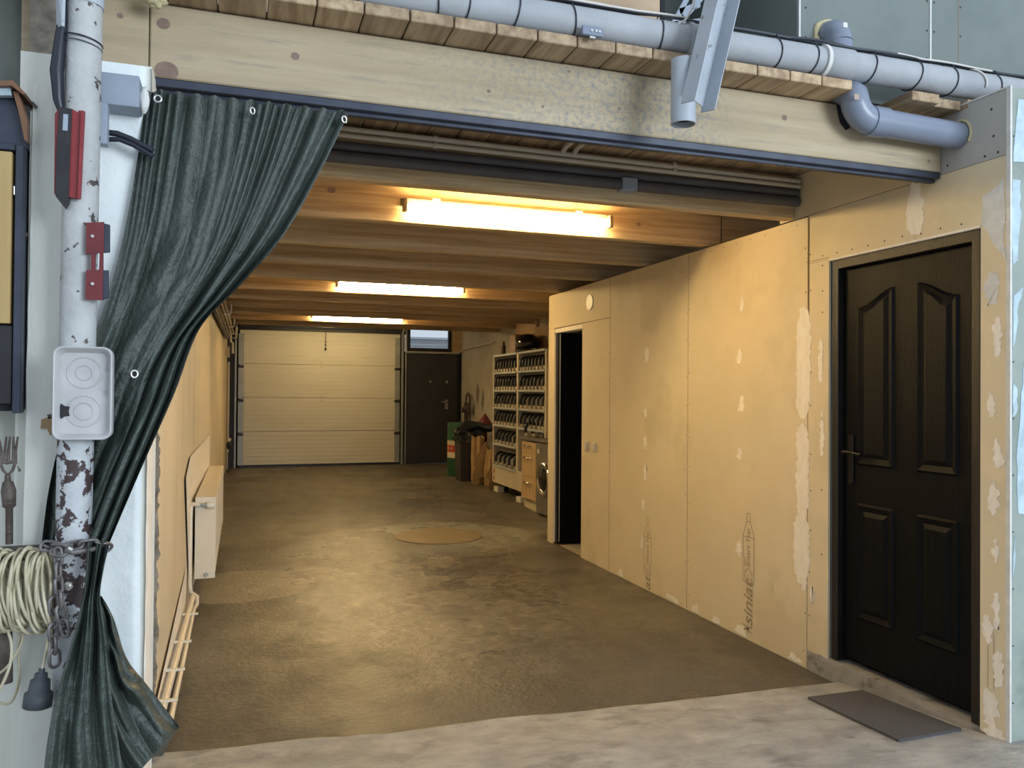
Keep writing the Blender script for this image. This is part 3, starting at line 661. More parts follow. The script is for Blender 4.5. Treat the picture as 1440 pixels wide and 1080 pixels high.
mb = MB(); mb.tube(P, [.010, .012, .014, .017, .013, .008], 14); tag(mb.build('black_cable', 'navy'), 'thick black cable hanging down the left side of the column', 'cable')
# clamp bracket and grey box between column and beam
t = thing('clamp_bracket', 'blue-grey steel box bracket between the column and the beam', 'bracket')
a = at(145, 104, 2.5); b2 = at(197, 156, 2.5)
MB().box(a.x, b2.x, 2.47, 2.555, b2.z, a.z-.004, b=.002).build('bracket_box', 'steel_blue', t)
a = at(140, 145, 2.44); b2 = at(151, 204, 2.44)
MB().box(a.x, b2.x, 2.43, 2.469, b2.z, a.z, b=.002).build('bracket_plate', 'steel_blue', t)
tag(MB().blob(at(203, 140, 2.5), .017, (.8, .6, 2.2), jit=.3).build('foam_blob', 'filler_white'), 'white filler blob beside the blue-grey bracket', 'filler')
tag(MB().blob(at(218, 0, 2.58), .028, (1.2, .7, .7), 20, 12, jit=.6).build('foam_blob', 'foam'), 'yellow foam lump above the left end of the beam', 'foam')
t = thing('cable_pair', 'two thick black cables running from the column behind the green curtain', 'cable')
MB().tube(px([(146, 186), (165, 188), (185, 196), (215, 212)], 2.5), .0085, 10).build('cable', 'navy', t)
MB().tube(px([(146, 196), (168, 196), (188, 204), (215, 220)], 2.5), .0075, 10).build('cable', 'navy', t)
# black and red tool holder
t = thing('tool_clamp', 'long black and red clamp fixed on the upper column', 'tool')
MB().prism(px([(84, 150), (101, 153), (96, 283), (90, 291), (78, 276), (80, 210)], 2.335), (0, .03, 0)).build('black_body', 'black', t)
MB().prism(px([(101, 153), (110, 158), (110, 155), (118, 156), (112, 279), (97, 277)], 2.34), (0, .012, 0)).build('red_flange', 'red', t)
MB().prism(px([(114, 155), (119, 156), (113, 279), (109, 279)], 2.328), (0, .012, 0)).build('red_flange', 'red', t)
MB().prism(px([(77, 160), (84, 151), (80, 276), (76, 272)], 2.34), (0, .02, 0)).build('red_edge', 'red_dark', t)
MB().prism(px([(89, 160), (96, 161), (95, 184), (88, 183)], 2.3335), (0, .001, 0)).build('worn_patch', 'steel_blue', t)
t = thing('steel_bracket', 'dark red slotted metal bracket halfway up the column', 'bracket')
for pts in ([(121, 313), (146, 312), (146, 355), (121, 357)], [(121, 380), (145, 379), (144, 422), (120, 421)]):
    MB().prism(px(pts, 2.34), (0, .008, 0)).build('red_plate', 'red_dark', t)
MB().prism(px([(128, 355), (134, 355), (134, 380), (128, 380)], 2.341), (0, .008, 0)).build('link_bar', 'red_dark', t)
MB().prism(px([(140, 355), (145, 355), (145, 380), (139, 380)], 2.341), (0, .008, 0)).build('link_bar', 'red_dark', t)
for pts in ([(146, 314), (154, 316), (154, 354), (146, 355)], [(145, 380), (152, 380), (152, 418), (144, 421)]):
    MB().prism(px(pts, 2.345), (0, .012, 0)).build('dark_plate', 'rail', t)
for v in (332, 399): MB().cyl(at(130, v, 2.334), at(130, v, 2.341), .004, 12).build('rivet', 'eyelet', t)

# pressed aluminium tray
t = thing('aluminium_tray', 'rounded aluminium tray with two embossed circles hung on the column', 'tray', None)
c0 = at(118, 553, 2.335)
def rrect(w, h, r, z=0, n=6):
    P = []
    for cx, cz, a0 in ((w-r, h-r, 0), (-w+r, h-r, PI/2), (-w+r, -h+r, PI), (w-r, -h+r, 1.5*PI)):
        for i in range(n+1): P.append((cx+r*math.cos(a0+PI/2*i/n), cz+r*math.sin(a0+PI/2*i/n)))
    return P
mb = MB(); rings = [(.0680, .1195, .022, .020), (.0690, .1205, .023, -.020), (.0665, .118, .021, -.023), (.0640, .1155, .020, -.020), (.0560, .1065, .016, .006), (.0545, .105, .015, .008)]
n_r = 28; V = []
for w, h_, r, y in rings: V += [(c0.x+p[0]+.0*y, c0.y+y, c0.z+p[1]) for p in rrect(w, h_, r)]
F = [(k*n_r+i, k*n_r+(i+1) % n_r, (k+1)*n_r+(i+1) % n_r, (k+1)*n_r+i) for k in range(len(rings)-1) for i in range(n_r)]
mb.add(V, F, True); mb.add(V[-n_r:], [tuple(range(n_r))]); mb.add(V[:n_r], [tuple(range(n_r))[::-1]])
mb.build('tray_shell', 'alu', t)
for dz in (.053, -.047):
    for r in ((.040, .019) if dz > 0 else (.040, .022)):
        MB().tube([(c0.x-.001+r*math.cos(a*PI/20), c0.y+.0075, c0.z+dz+r*math.sin(a*PI/20)) for a in range(40)], .0018, 6, closed=True).build('embossed_ring', 'alu', t)
mb = MB(); mb.prism([(c0.x-.048+.012*math.cos(a)*(1+.5*(k % 2)), c0.y+.0065, c0.z-.047+.014*math.sin(a)*(1+.5*(k % 2))) for k, a in enumerate([i*PI/5 for i in range(10)])], (0, -.001, 0)); mb.build('chipped_mark', 'black', t)

# ------------------------------------------------------------------ green tarpaulin curtain
tc_ = thing('tarp_curtain', 'dark green tarpaulin curtain gathered and tied back to the column', 'curtain')
def poly(L, t):
    n = len(L)-1; f = min(t, .99999)*n; i = int(f); f -= i
    p0, p1, p2, p3 = L[max(i-1, 0)], L[i], L[i+1], L[min(i+2, n)]
    return tuple(.5*((2*p1[k])+(-p0[k]+p2[k])*f+(2*p0[k]-5*p1[k]+4*p2[k]-p3[k])*f*f+(-p0[k]+3*p1[k]-3*p2[k]+p3[k])*f**3) for k in range(2))
UL = [(207, 126), (192, 230), (174, 330), (150, 420), (112, 530), (86, 610), (68, 690), (58, 768)]
UR = [(490, 158), (452, 238), (402, 326), (340, 398), (282, 462), (244, 560), (196, 668), (153, 766)]
def fold(s, t, seed=0):
    """rounded pleats at the rail that merge into a few broad swept folds with sharp valleys"""
    w = s-.16*t*(1-s)+.03*math.sin(7*s+2*t+seed)+.035*fnoise(s*2.6, t*1.6, seed)
    top = max(0, 1-t*2.6)
    fine = abs(math.sin(PI*(19*w+.7*math.sin(11*w))))**.8
    k = .5+.5*fnoise(w*5, 1.5, 4)
    mid = abs(math.sin(PI*(3.9*w+.35*math.sin(6*w+1))))**.75
    sec = abs(math.sin(PI*(8.2*w+.5*fnoise(w*4, t*1.2, 2))))**.9
    g = fnoise(w*16, t*2.4, 6)
    dg = 0
    for a0, sl, hgt in ((.60, 1.05, .030), (.86, 1.15, .026), (.34, .8, .018)):
        e = (s-(a0-sl*t)-.02*math.sin(9*t+a0*7))/.022; dg += hgt*(1/(1+math.exp(-max(-30, min(30, e))))) * math.exp(-max(0, e)*.10)
    dg *= min(1, t*4)
    return -dg*1.2-(.026*top*fine+.068*(.22+.78*min(1, t*1.7))*mid+(.020*max(0, 1-2.2*t)+.008)*(.4+.6*k)*sec+.006*g*(.3+t))+.035
def upper(s, t):
    l = poly(UL, t); r = poly(UR, t)
    sag = 0
    u = l[0]+(r[0]-l[0])*s; v = l[1]+(r[1]-l[1])*s
    v += 22*math.sin(PI*s)*math.sin(PI*t)+6*fnoise(s*3, t*2, 9)*min(1, 3*t)
    hem = 3*math.sin(s*70)*(1-min(1, t*8))
    Y = 2.56-.055*min(1, t*2)+fold(s, t)
    if t > .45:
        w = min(1, (t-.45)/.3)
        Yb = 2.478 if s < .45 else (2.478-(2.478-2.375)*min(1, (s-.45)/.22))
        Y = Y*(1-w)+(Yb+fold(s, t)*.75)*w
    Y += .004*fnoise(s*22, t*16, 4)+.010*fnoise(s*8, t*9, 8)*min(1, t*2)+.012*(1-abs(fnoise(s*5, t*8, 5))*3)*max(0, t-.45)
    return at(u, v+hem, Y)
MB().grid(upper, 320, 190).build('tarp_cloth', 'tarp', tc_)
LL = [(122, 762), (120, 810), (112, 860), (100, 905), (84, 960), (72, 1010), (62, 1080), (56, 1180)]
LR = [(154, 766), (146, 800), (141, 838), (146, 880), (152, 940), (160, 1000), (172, 1080), (184, 1180)]
def lower(s, t):
    l = poly(LL, t); r = poly(LR, t)
    u = l[0]+(r[0]-l[0])*s; v = l[1]+(r[1]-l[1])*s
    Y = 2.335-.05*min(1, t*3)-.045*abs(math.sin(PI*(2.3*s+.25+.2*t+.15*fnoise(s*2, t*3))))-.016*abs(math.sin(PI*(5.5*s+.4*fnoise(s*3, t*3, 2))))+.012*fnoise(s*6, t*10, 2)+.02
    return at(u, v, Y)
MB().grid(lower, 70, 120).build('tarp_cloth', 'tarp', tc_)
# second tail that balloons out to the right, with a turned-up hem
TL = [(128, 838), (128, 870), (132, 930), (142, 990), (150, 1080)]
TR = [(142, 838), (160, 872), (182, 936), (236, 1000), (214, 1064)]
def tail(s, t):
    TR_ = [(143, 838), (160, 870), (178, 925), (206, 962), (252, 1022)]
    TL_ = [(128, 838), (126, 880), (122, 950), (130, 1030), (165, 1120)]
    l = poly(TL_, t); r = poly(TR_, t)
    u = l[0]+(r[0]-l[0])*s; v = l[1]+(r[1]-l[1])*s
    Y = 2.40+.05*t*s-.05*math.sin(PI*s)*min(1, t*2)-.045*abs(math.sin(PI*(2.6*s+.5*t+.3*fnoise(s*2, t*4, 6))))-.02*abs(math.sin(PI*(4.5*s-1.4*t+.5*fnoise(s*3, t*5, 1))))+.02*fnoise(s*5, t*9, 12)+.02
    return at(u, v, Y)
MB().grid(tail, 90, 110).build('tarp_cloth', 'tarp', tc_)
def hem(s, t):
    a = at(252-92*s, 1022+92*s, 2.44-.04*math.sin(PI*s)); b = at(228-88*s, 1062+60*s, 2.60)
    return a.lerp(b, t)+Vector((0, .008*math.sin(14*s+5*t), .01*math.sin(9*s)*t))
MB().grid(hem, 30, 12).build('tarp_hem', 'tarp', tc_)
def eyelet(u, v, Y, tilt=0):
    p = at(u, v, Y); r = .0095
    P = [(p.x+r*math.cos(a*PI/12)*(1-.5*tilt), p.y+r*math.cos(a*PI/12)*.6*tilt, p.z+r*math.sin(a*PI/12)) for a in range(24)]
    mb = MB(); mb.tube(P, .0034, 8, closed=True); e = mb.build('eyelet', 'eyelet', tc_)
    mb = MB(); mb.prism([(q[0]*.7+p.x*.3, q[1]*.7+p.y*.3+.002, q[2]*.7+p.z*.3) for q in P], (0, .002, 0)); mb.build('eyelet_hole', 'dark', e)
for a in ((222, 139, 2.50, 0), (355, 156, 2.512, .7), (484, 168, 2.52, .5), (189, 526, 2.375, .3)): eyelet(*a)

# ------------------------------------------------------------------ chain with padlock bar
ch = thing('chain', 'rusty steel chain wrapped round the column and holding the curtain', 'chain')
def stadium(L=.046, w=.0125, r=.0042, n=6):
    P = [(w*math.cos(PI*i/n), 0, L/2-w+w*math.sin(PI*i/n)) for i in range(n+1)]+[(w*math.cos(PI+PI*i/n), 0, -L/2+w+w*math.sin(PI+PI*i/n)) for i in range(n+1)]
    return MB().tube(P, r, 7, closed=True)
lk = None
def links(P, step=.033):
    global lk
    P = [Vector(p) for p in P]; acc = 0; k = 0
    L = sum((P[i+1]-P[i]).length for i in range(len(P)-1)); n = int(L/step)
    for j in range(n):
        d = (j+.5)/n*L; i = 0
        while i < len(P)-2 and d > (P[i+1]-P[i]).length: d -= (P[i+1]-P[i]).length; i += 1
        t = (P[i+1]-P[i]).normalized(); c = P[i]+t*d
        q = t.to_track_quat('Z', 'Y').to_matrix() @ Matrix.Rotation(PI/4+(j % 2)*PI/2+random.uniform(-.3, .3), 3, 'Z')
        if lk is None: o = stadium().build('chain_link', 'chain', ch); lk = o.data
        else: o = link('chain_link', lk, ch)
        o.matrix_world = Matrix.Translation(c) @ q.to_4x4()
links([at(62, 776, 2.42), at(68, 768, 2.345), at(90, 770, 2.325), at(112, 766, 2.32), at(138, 764, 2.335), at(153, 772, 2.39)])
links([at(70, 772, 2.34), at(84, 776, 2.322), at(100, 770, 2.32)])
links([at(82, 772, 2.320), at(82, 810, 2.315), at(84, 850, 2.315), at(93, 893, 2.315)])
links([at(76, 842, 2.33), at(75, 870, 2.33), at(76, 900, 2.33), at(77, 935, 2.33)])
MB().tube(px([(92, 773), (104, 777), (140, 771)], 2.312), [.009, .007, .006], 12).build('shackle_bar', 'chain', ch)
MB().cyl(at(100, 773, 2.31), at(94, 770, 2.305), .009, 10).build('shackle_nut', 'eyelet', ch)

# ------------------------------------------------------------------ cable coil with rubber socket
cc = thing('cable_coil', 'coil of cream electric cable hung over a hook on the white pier', 'cable')
for k in range(27):
    cx = -14+3.3*k+random.uniform(-3, 3); hw = random.uniform(10, 24); top = 772+random.uniform(-3, 9); bot = random.uniform(868, 893); sl = random.uniform(-14, 20)
    P = []
    for i in range(40):
        a = 2*PI*i/40; u = cx+hw*math.cos(a)+sl*(.5-.5*math.sin(a))-4; v = (top+bot)/2-(bot-top)/2*math.sin(a)
        P.append(at(min(u, 72+math.cos(a)*2), v, 2.44-.045*math.cos(a)*(-1)+.012*math.sin(3*a+k)-.0015*k-.03))
    MB().tube(P, .0042, 7, closed=True).build('cable_loop', 'cable_cream', cc)
def ctube(L, r, m, name, par, Y):
    pts = [poly(L, i/30) for i in range(31)]
    return MB().tube([at(u, v, Y) for u, v in pts], r, 8).build(name, m, par)
ctube([(62, 772), (70, 800), (71, 850), (70, 885), (64, 920), (59, 942)], .0035, 'cable_cream', 'cable_end', cc, 2.345)
ctube([(8, 880), (16, 905), (14, 935), (2, 965), (-12, 985)], .0037, 'cable_cream', 'cable_loop', cc, 2.40)
ctube([(28, 882), (26, 915), (27, 955), (18, 984), (4, 990), (-14, 978)], .0035, 'cable_cream', 'cable_loop', cc, 2.44)
ctube([(34, 882), (30, 905), (16, 930), (2, 945), (-14, 952)], .0035, 'cable_cream', 'cable_loop', cc, 2.43)
s0 = at(59, 940, 2.345); s1 = at(52, 994, 2.345); dv = (s1-s0)
MB().tube([s0+dv*k for k in (0, .12, .13, .28, .30, .62, .64, .98, 1)], [.007, .008, .015, .016, .023, .026, .033, .034, .030], 20).build('rubber_socket', 'rubber', cc)
hk = thing('wall_hook', 'dark hook board on the white pier carrying the cable coil', 'hook')
MB().box(-.66, -.50, 2.40, 2.499, .985, 1.01, b=.004).build('hook_bar', 'rust', hk)

# ------------------------------------------------------------------ dark cupboard, fork and top shelf at the far left
cu = thing('wall_cupboard', 'black wall cupboard with a yellow wooden door at the left edge', 'cupboard')
a = at(38, 212, 2.5); b2 = at(38, 578, 2.5)
MB().box(-1.3, a.x-.012, 2.50, 2.70, b2.z, a.z, b=.003).build('cupboard_body', 'dark', cu)
MB().box(a.x-.018, a.x+.002, 2.46, 2.499, b2.z-.005, a.z+.004, b=.002).build('side_post', 'rail', cu)
MB().box(-1.3, a.x-.019, 2.46, 2.499, a.z-.012, a.z+.006, b=.002).build('top_rail', 'rail', cu)
x1 = at(17, 300, 2.47).x; MB().box(-1.1, x1, 2.462, 2.492, at(10, 455, 2.47).z, a.z-.016, b=.002).build('wooden_door', 'wood_yellow', cu)
MB().box(-1.1, x1+.004, 2.475, 2.497, b2.z+.02, at(10, 457, 2.47).z, b=.002).build('dark_panel', 'black', cu)
MB().cyl(at(20, 262, 2.466), at(20, 274, 2.466), .003, 8).build('hinge', 'eyelet', cu)
MB().prism(px([(23, 213), (32, 213), (31, 240), (28, 252), (24, 235)], 2.475), (0, .01, 0)).build('torn_veneer', 'wood_yellow', cu)
sh = thing('wooden_shelf', 'brown wooden shelf with dark side brace above the black cupboard', 'shelf')
MB().prism(px([(-20, 114), (18, 113), (36, 131), (33, 133), (16, 120), (-20, 121)], 2.42), (0, .25, 0)).build('shelf_board', 'wood_brown', sh)
MB().prism(px([(-20, 122), (15, 122), (16, 134), (-20, 134)], 2.44), (0, .02, 0)).build('pale_strip', 'filler_blue', sh)
MB().prism(px([(18, 128), (26, 130), (38, 170), (39, 200), (34, 196), (28, 165)], 2.44), (0, .03, 0)).build('side_brace', 'wood_brown', sh)
MB().prism(px([(-20, 136), (18, 136), (28, 168), (37, 200), (37, 208), (-20, 206)], 2.47), (0, .2, 0)).build('dark_case', 'rail', sh)
fk = thing('hand_fork', 'rusty steel hand fork hanging with its prongs up at the left edge', 'tool')
for u0, u1 in ((-2, 2), (8, 7), (13, 12), (18, 19), (24, 22)):
    MB().tube(px([(u0+1 if u0 > 0 else u0, 614), (u1, 634), (u1, 652)], 2.46), [.0026, .0035, .004], 8).build('prong', 'rust', fk)
MB().tube(px([(-3, 648), (10, 651), (23, 648)], 2.46), .0045, 8).build('cross_bar', 'rust', fk)
MB().tube(px([(0, 649), (4, 661), (11, 668), (18, 661), (22, 649)], 2.46), .004, 8).build('yoke', 'rust', fk)
MB().tube(px([(11, 668), (11, 676), (11, 678), (12, 690), (13, 712), (13, 715), (13, 765)], 2.46), [.007, .008, .013, .018, .016, .009, .009], 14).build('fork_handle', 'rust', fk)
tag(MB().tube(px([(5, 860), (6, 960)], 2.45), .02, 12).build('dark_rod', 'rust'), 'dark round bar hanging behind the cable coil at the left edge', 'bar')

# ------------------------------------------------------------------ main drain pipe over the beam
mp_ = thing('drain_pipe', 'long grey painted drain pipe lying along the top of the beam', 'pipe')
def mpc(x): return Vector((x, 2.56, 2.714+.008*(x-.6)))
R0 = .0545
MB().tube([mpc(-.1+i*.2) for i in range(18)], R0, 32).build('pipe_body', 'pipe_grey', mp_)
for xa, xb in ((2.11, 2.245), (1.52, 1.60)): 
    MB().tube([mpc(xa), mpc(xa+.004), mpc(xb-.004), mpc(xb)], [R0+.002, R0+.006, R0+.006, R0+.002], 32).build('pipe_collar', 'pipe_grey', mp_)
    MB().tube([mpc(xa-.008), mpc(xa+.008)], R0+.009, 32).build('collar_lip', 'filler_white' if xa > 2 else 'pipe_grey', mp_)
for u in (504, 612, 652, 722, 801, 925, 1085, 1136, 1219, 1281, 1330, 1392):
    d = at(u, 60, 2.56); x = d.x
    c = mpc(x); mb = MB(); mb.tube([(c.x+.008*math.sin(q*PI/12+u), c.y+(R0+.0035)*math.cos(q*PI/12), c.z+(R0+.0035)*math.sin(q*PI/12)+(.012 if 5 <= q <= 8 else 0)) for q in range(24)], .0024, 6, closed=True)
    mb.build('pipe_tie', 'navy', mp_)
t = thing('conduit_box', 'small grey junction box fastened to the drain pipe', 'box')
p = at(834, 43, 2.49); MB().box(p.x-.038, p.x+.038, 2.49, 2.504, p.z-.016, p.z+.016, b=.002).build('box_body', 'pvc', t)
for dx in (-.005, .012, .024): MB().cyl((p.x+dx, 2.487, p.z), (p.x+dx, 2.491, p.z), .0045, 10).build('box_screw', 'eyelet', t)
MB().cyl((p.x-.01, 2.498, p.z-.02), (p.x+.01, 2.498, p.z-.02), .006, 8).build('box_clip', 'galv', t)
def cbl(xs, off, r, m, seed):
    return MB().tube([mpc(x)+Vector((0, -.012+off+.010*fnoise(x*2.2, seed), R0+r+.001+abs(.012*fnoise(x*3.1, seed+5)))) for x in [xs[0]+(xs[1]-xs[0])*i/60 for i in range(61)]], r, 7).build('cable', m, cb_)
cb_ = thing('cable_bundle', 'bundle of dark and white cables strapped along the top of the drain pipe', 'cable')
cbl((.45, 3.5), 0, .0055, 'navy', 1); cbl((.6, 3.5), -.014, .0050, 'rubber', 7); cbl((.5, 1.42), -.012, .0038, 'cable_white', 3); cbl((.9, 1.5), -.024, .0040, 'cable_white', 12)
cbl((1.9, 2.35), .01, .0045, 'cable_white', 15); cbl((2.45, 2.95), -.02, .004, 'cable_white', 23); cbl((1.5, 2.3), -.006, .006, 'navy', 31)
MB().tube([mpc(2.86+.03*math.cos(a)*1.0)+Vector((0, (R0+.006)*-math.cos(b_), (R0+.006)*math.sin(b_))) for a, b_ in [(i*.2, -.4+i*.18) for i in range(14)]], .004, 7).build('cable', 'cable_white', cb_)
MB().tube([at(*q, 2.52) for q in ((888, 30), (925, 40), (948, 38), (964, 28), (975, 8), (977, -20))], .0045, 8).build('cable', 'cable_white', cb_)

# elbow drain
ed = thing('elbow_pipe', 'smooth grey plastic pipe with elbows passing from the loft into the partition', 'pipe')
r = .054
MB().tube([(2.30, 2.775, 2.93), (2.30, 2.745, 2.94), (2.30, 2.71, 2.93), (2.30, 2.685, 2.905), (2.30, 2.678, 2.87)], r-.002, 28).build('upper_elbow', 'pvc', ed)
MB().cyl((2.30, 2.678, 2.875), (2.295, 2.674, 2.67), r-.003, 28).build('riser', 'pvc', ed)
cx, cz = 2.30, 2.60
P = [Vector((2.290, 2.66, 2.69)), Vector((2.285, 2.61, 2.645))]+[Vector((2.285+.085*(1-math.cos(q)), 2.575-.0*q, 2.615-.085*math.sin(q)+.0)) for q in [i*PI/2/8 for i in range(9)]]
MB().tube(P, [r]*len(P), 28).build('lower_elbow', 'pvc', ed)
MB().cyl((2.355, 2.575, 2.53), (2.43, 2.575, 2.529), r+.005, 28).build('pipe_collar', 'pvc', ed)
MB().cyl((2.42, 2.575, 2.529), (2.819, 2.575, 2.519), r, 28).build('outlet_run', 'pvc', ed)
mb = MB(); mb.tube([(2.818, 2.575+.062*math.cos(a*PI/10), 2.519+.062*math.sin(a*PI/10)) for a in range(-2, 13)], [.006+.006*abs(fnoise(a, 4)) for a in range(-2, 13)], 8); mb.build('foam_ring', 'foam', ed)
MB().box(2.252, 2.272, 2.600, 2.604, 2.9, 2.92).build('pipe_sticker', 'filler_white', ed).rotation_euler = (0, 0, 0)
p = at(1205, 136, 2.517); MB().prism([(p.x-.011, p.y, p.z-.012), (p.x+.012, p.y, p.z-.010), (p.x+.010, p.y, p.z+.012), (p.x-.012, p.y, p.z+.010)], (0, .002, 0)).build('pipe_sticker', 'card_pale', ed)
t = tag(MB().prism(px([(1176, 146), (1180, 146), (1196, 180), (1189, 183), (1181, 172)], 2.659), (0, .001, 0)).build('broken_notch', 'dark'), 'dark broken notch at the beam edge beside the grey elbow', 'notch')

# stub and channel brace
st = thing('brace_channel', 'blue-grey steel U-channel slanting down to a pipe stub before the beam', 'brace')
top = at(1022, -60, 2.42); bot = at(974, 148, 2.42)
ax = (top-bot).normalized(); sd = ax.cross(Vector((0, 1, 0))).normalized(); sd = -sd if sd.x < 0 else sd
fw = Vector((.42, -1, .05)).normalized(); fw = (fw-ax*fw.dot(ax)).normalized(); sd = ax.cross(fw).normalized(); sd = -sd if sd.x < 0 else sd
wv = .052
def slab(a0, a1, u0, u1, f0, f1, name, cut=0):
    P = [bot+sd*u0+fw*f0, bot+sd*u1+fw*f0+ax*cut, bot+sd*u1+fw*f1+ax*cut, bot+sd*u0+fw*f1]
    return MB().prism([p_+ax*a0 for p_ in P], ax*(a1-a0)).build(name, 'channel', st)
slab(.02, .62, -wv, wv, -.004, 0, 'channel_web'); slab(-.02, .62, -wv-.004, -wv, -.004, .055, 'channel_flange', 0); slab(-.0, .62, wv, wv+.004, -.004, .055, 'channel_flange')
c1 = Vector((1.448, 2.46, 2.375)); c2 = Vector((1.448, 2.46, 2.60))
mb = MB(); mb.tube([c1, c2], .043, 28, cap=False); mb.tube([c1, c2], .039, 28, cap=False)
mb.add([(c1.x+rr*math.cos(a*PI/14), c1.y+rr*math.sin(a*PI/14), c1.z) for rr in (.039, .043) for a in range(28)], [(a, (a+1) % 28, 28+(a+1) % 28, 28+a) for a in range(28)])
mb.add([(c2.x+.043*math.cos(a*PI/14), c2.y+.043*math.sin(a*PI/14), c2.z) for a in range(28)], [tuple(range(28))])
mb.build('pipe_stub', 'channel', st)
MB().prism([(c1.x+.038*math.cos(a*PI/14), c1.y+.038*math.sin(a*PI/14), c1.z+.02) for a in range(28)], (0, 0, .002)).build('stub_inside', 'dark', st)
MB().cyl((1.455, 2.405, 2.50), (1.455, 2.42, 2.50), .009, 8).build('bolt', 'channel', st)
mb = MB(); 
# diagonal steels behind
ds = thing('steel_truss', 'crossed blue-grey steel angles in the dark gap beside the plywood', 'truss')
for pts in ([(940, 40), (968, -12), (975, -12), (948, 42)], [(955, 12), (985, 2), (985, 10), (957, 20)], [(948, 30), (1000, 24), (1000, 34), (948, 42)], [(960, 20), (995, -20), (1003, -16), (966, 26)]):
    MB().prism(px(pts, 2.84), (0, .012, 0)).build('steel_angle', 'steel_blue', ds)

# loft: plywood, plasterboard walls, roof
lf = struct('wall_loft')
p = px([(420, -60), (928, -60), (928, 60), (420, 20)], 2.9)
bx('plywood_sheet', 'ply', lf, -.4, 1.596, 2.90, 2.918, ZP+.062, 3.5)
bx('drywall_panel', 'board_loft', lf, 2.166, 2.848, 2.75, 2.762, ZP+.062, 4.2)
bx('drywall_panel', 'board_loft', lf, 2.852, 6.3, 2.75, 2.762, ZP+.062, 4.2)
bx('drywall_panel', 'board_loft', lf, 2.155, 2.165, 2.762, 3.6, ZP+.062, 4.2)
bx('drywall_panel', 'board_loft', lf, 1.4, 2.7, 3.60, 3.612, ZP+.062, 4.2)
bx('plywood_back', 'dark', lf, -.4, 1.6, 2.95, 2.96, ZP+.062, 4.2)
bx('side_return', 'dark', lf, 1.60, 1.62, 2.9, 3.6, ZP+.062, 4.2)
for x in (2.848, 2.155+.004): bx('joint_strip', 'filler_white', lf, x-.004, x+.004, 2.746, 2.7495, ZP+.062, 4.2)
bx('joint_line', 'seam', lf, 3.008, 3.011, 2.7490, 2.7498, ZP+.062, 4.2)
mb = MB()
for x in (2.83, 2.87, 3.02, 2.19):
    for k in range(7): z = 2.78+k*.13+.02*fnoise(x, k); mb.add([(x+.005*math.cos(a*PI/3), 2.7488, z+.005*math.sin(a*PI/3)) for a in range(6)], [(0, 1, 2, 3, 4, 5)])
o = mb.build('screw_heads', 'screw', lf); o['kind'] = 'stuff'
mb = MB(); mb.tube([(2.30+.062*math.cos(a*PI/10), 2.745, 2.93+.062*math.sin(a*PI/10)) for a in range(20)], [.008+.012*abs(fnoise(a*1.3, 9)) for a in range(20)], 8, closed=True); o = mb.build('foam_collar', 'foam', lf)

# ------------------------------------------------------------------ end wall with sectional garage door, black door and window
we = struct('wall_back')
bx('wall_body', 'anthracite_dk', we, -.36, -.09, YB, YB+.2, 0, 2.62)
bx('lintel', 'anthracite_dk', we, -.09, 2.80, YB-.03, YB+.2, 2.47, ZP)
bx('wall_body', 'dark', we, -.09, 2.80, YB+.12, YB+.2, 0, 2.47)
bx('wall_body', 'anthracite_dk', we, 2.80, 3.86, YB+.08, YB+.2, .1, 2.165)
bx('timber_post', 'joist', we, 3.66, XF, YB-.02, YB+.2, 2.165, ZP)
bx('lintel', 'anthracite_dk', we, 2.80, 3.66, YB+.05, YB+.2, 2.60, ZP)
gd = tag(link('door_3', None), 'ivory sectional garage door of four ribbed sections', None, None, 'structure')
gx0, gx1, zb0, zt0 = -.045, 2.70, .165, 2.475
hh = (zt0-zb0)/4
for k in range(4):
    def sec(u, v, k=k):
        z = zb0+hh*k+.004+(hh-.008)*v; g = 0
        q = (v*8) % 1
        if 0 < v < 1 and q < .12: g = .006
        return (gx0+(gx1-gx0)*u, YB+.005+g, z)
    mb = MB(); vs = []; lev = []
    for j in range(8):
        a = j/8; lev += [(a, .0), (a+.105, .0), (a+.11, .006), (a+.122, .006)]
    lev += [(1, 0)]
    for a, g in lev:
        z = zb0+hh*k+.004+(hh-.008)*a; vs += [(gx0, YB+.005+g, z), (gx1, YB+.005+g, z)]
    mb.add(vs, [(2*i, 2*i+1, 2*i+3, 2*i+2) for i in range(len(lev)-1)])
    mb.box(gx0, gx1, YB+.012, YB+.05, zb0+hh*k+.002, zb0+hh*(k+1)-.002)
    mb.build('door_section', 'garage_panel', gd)
    for x in (gx0-.0, gx1-.07):
        MB().box(x-.02, x+.07, YB-.006, YB+.004, zb0+hh*k+.0, zb0+hh*(k+1)-.07, b=.002).build('edge_stile', 'galv', gd)
        if k:
            MB().box(x-.03, x+.07, YB-.03, YB-.007, zb0+hh*k-.075, zb0+hh*k-.035, b=.003).build('roller_hinge', 'black', gd)
            MB().box(x-.02, x+.07, YB-.03, YB-.007, zb0+hh*k-.02, zb0+hh*k+.02, b=.004).build('hinge_plate', 'galv', gd)
for z in (zb0+hh*3, zb0+hh*2):
    MB().box(1.305, 1.365, YB-.014, YB+.003, z+.012, z+.055, b=.003).build('centre_hinge', 'white_plastic', gd); MB().box(1.305, 1.365, YB-.014, YB+.003, z-.055, z-.012, b=.003).build('centre_hinge', 'white_plastic', gd)
MB().blob((1.335, YB-.005, zb0+hh+.005), .032, (1, .5, .8)).build('centre_hinge', 'white_plastic', gd)
MB().box(gx0, gx1, YB+.02, YB+.05, .11, zb0, b=.004).build('bottom_seal', 'black', gd)
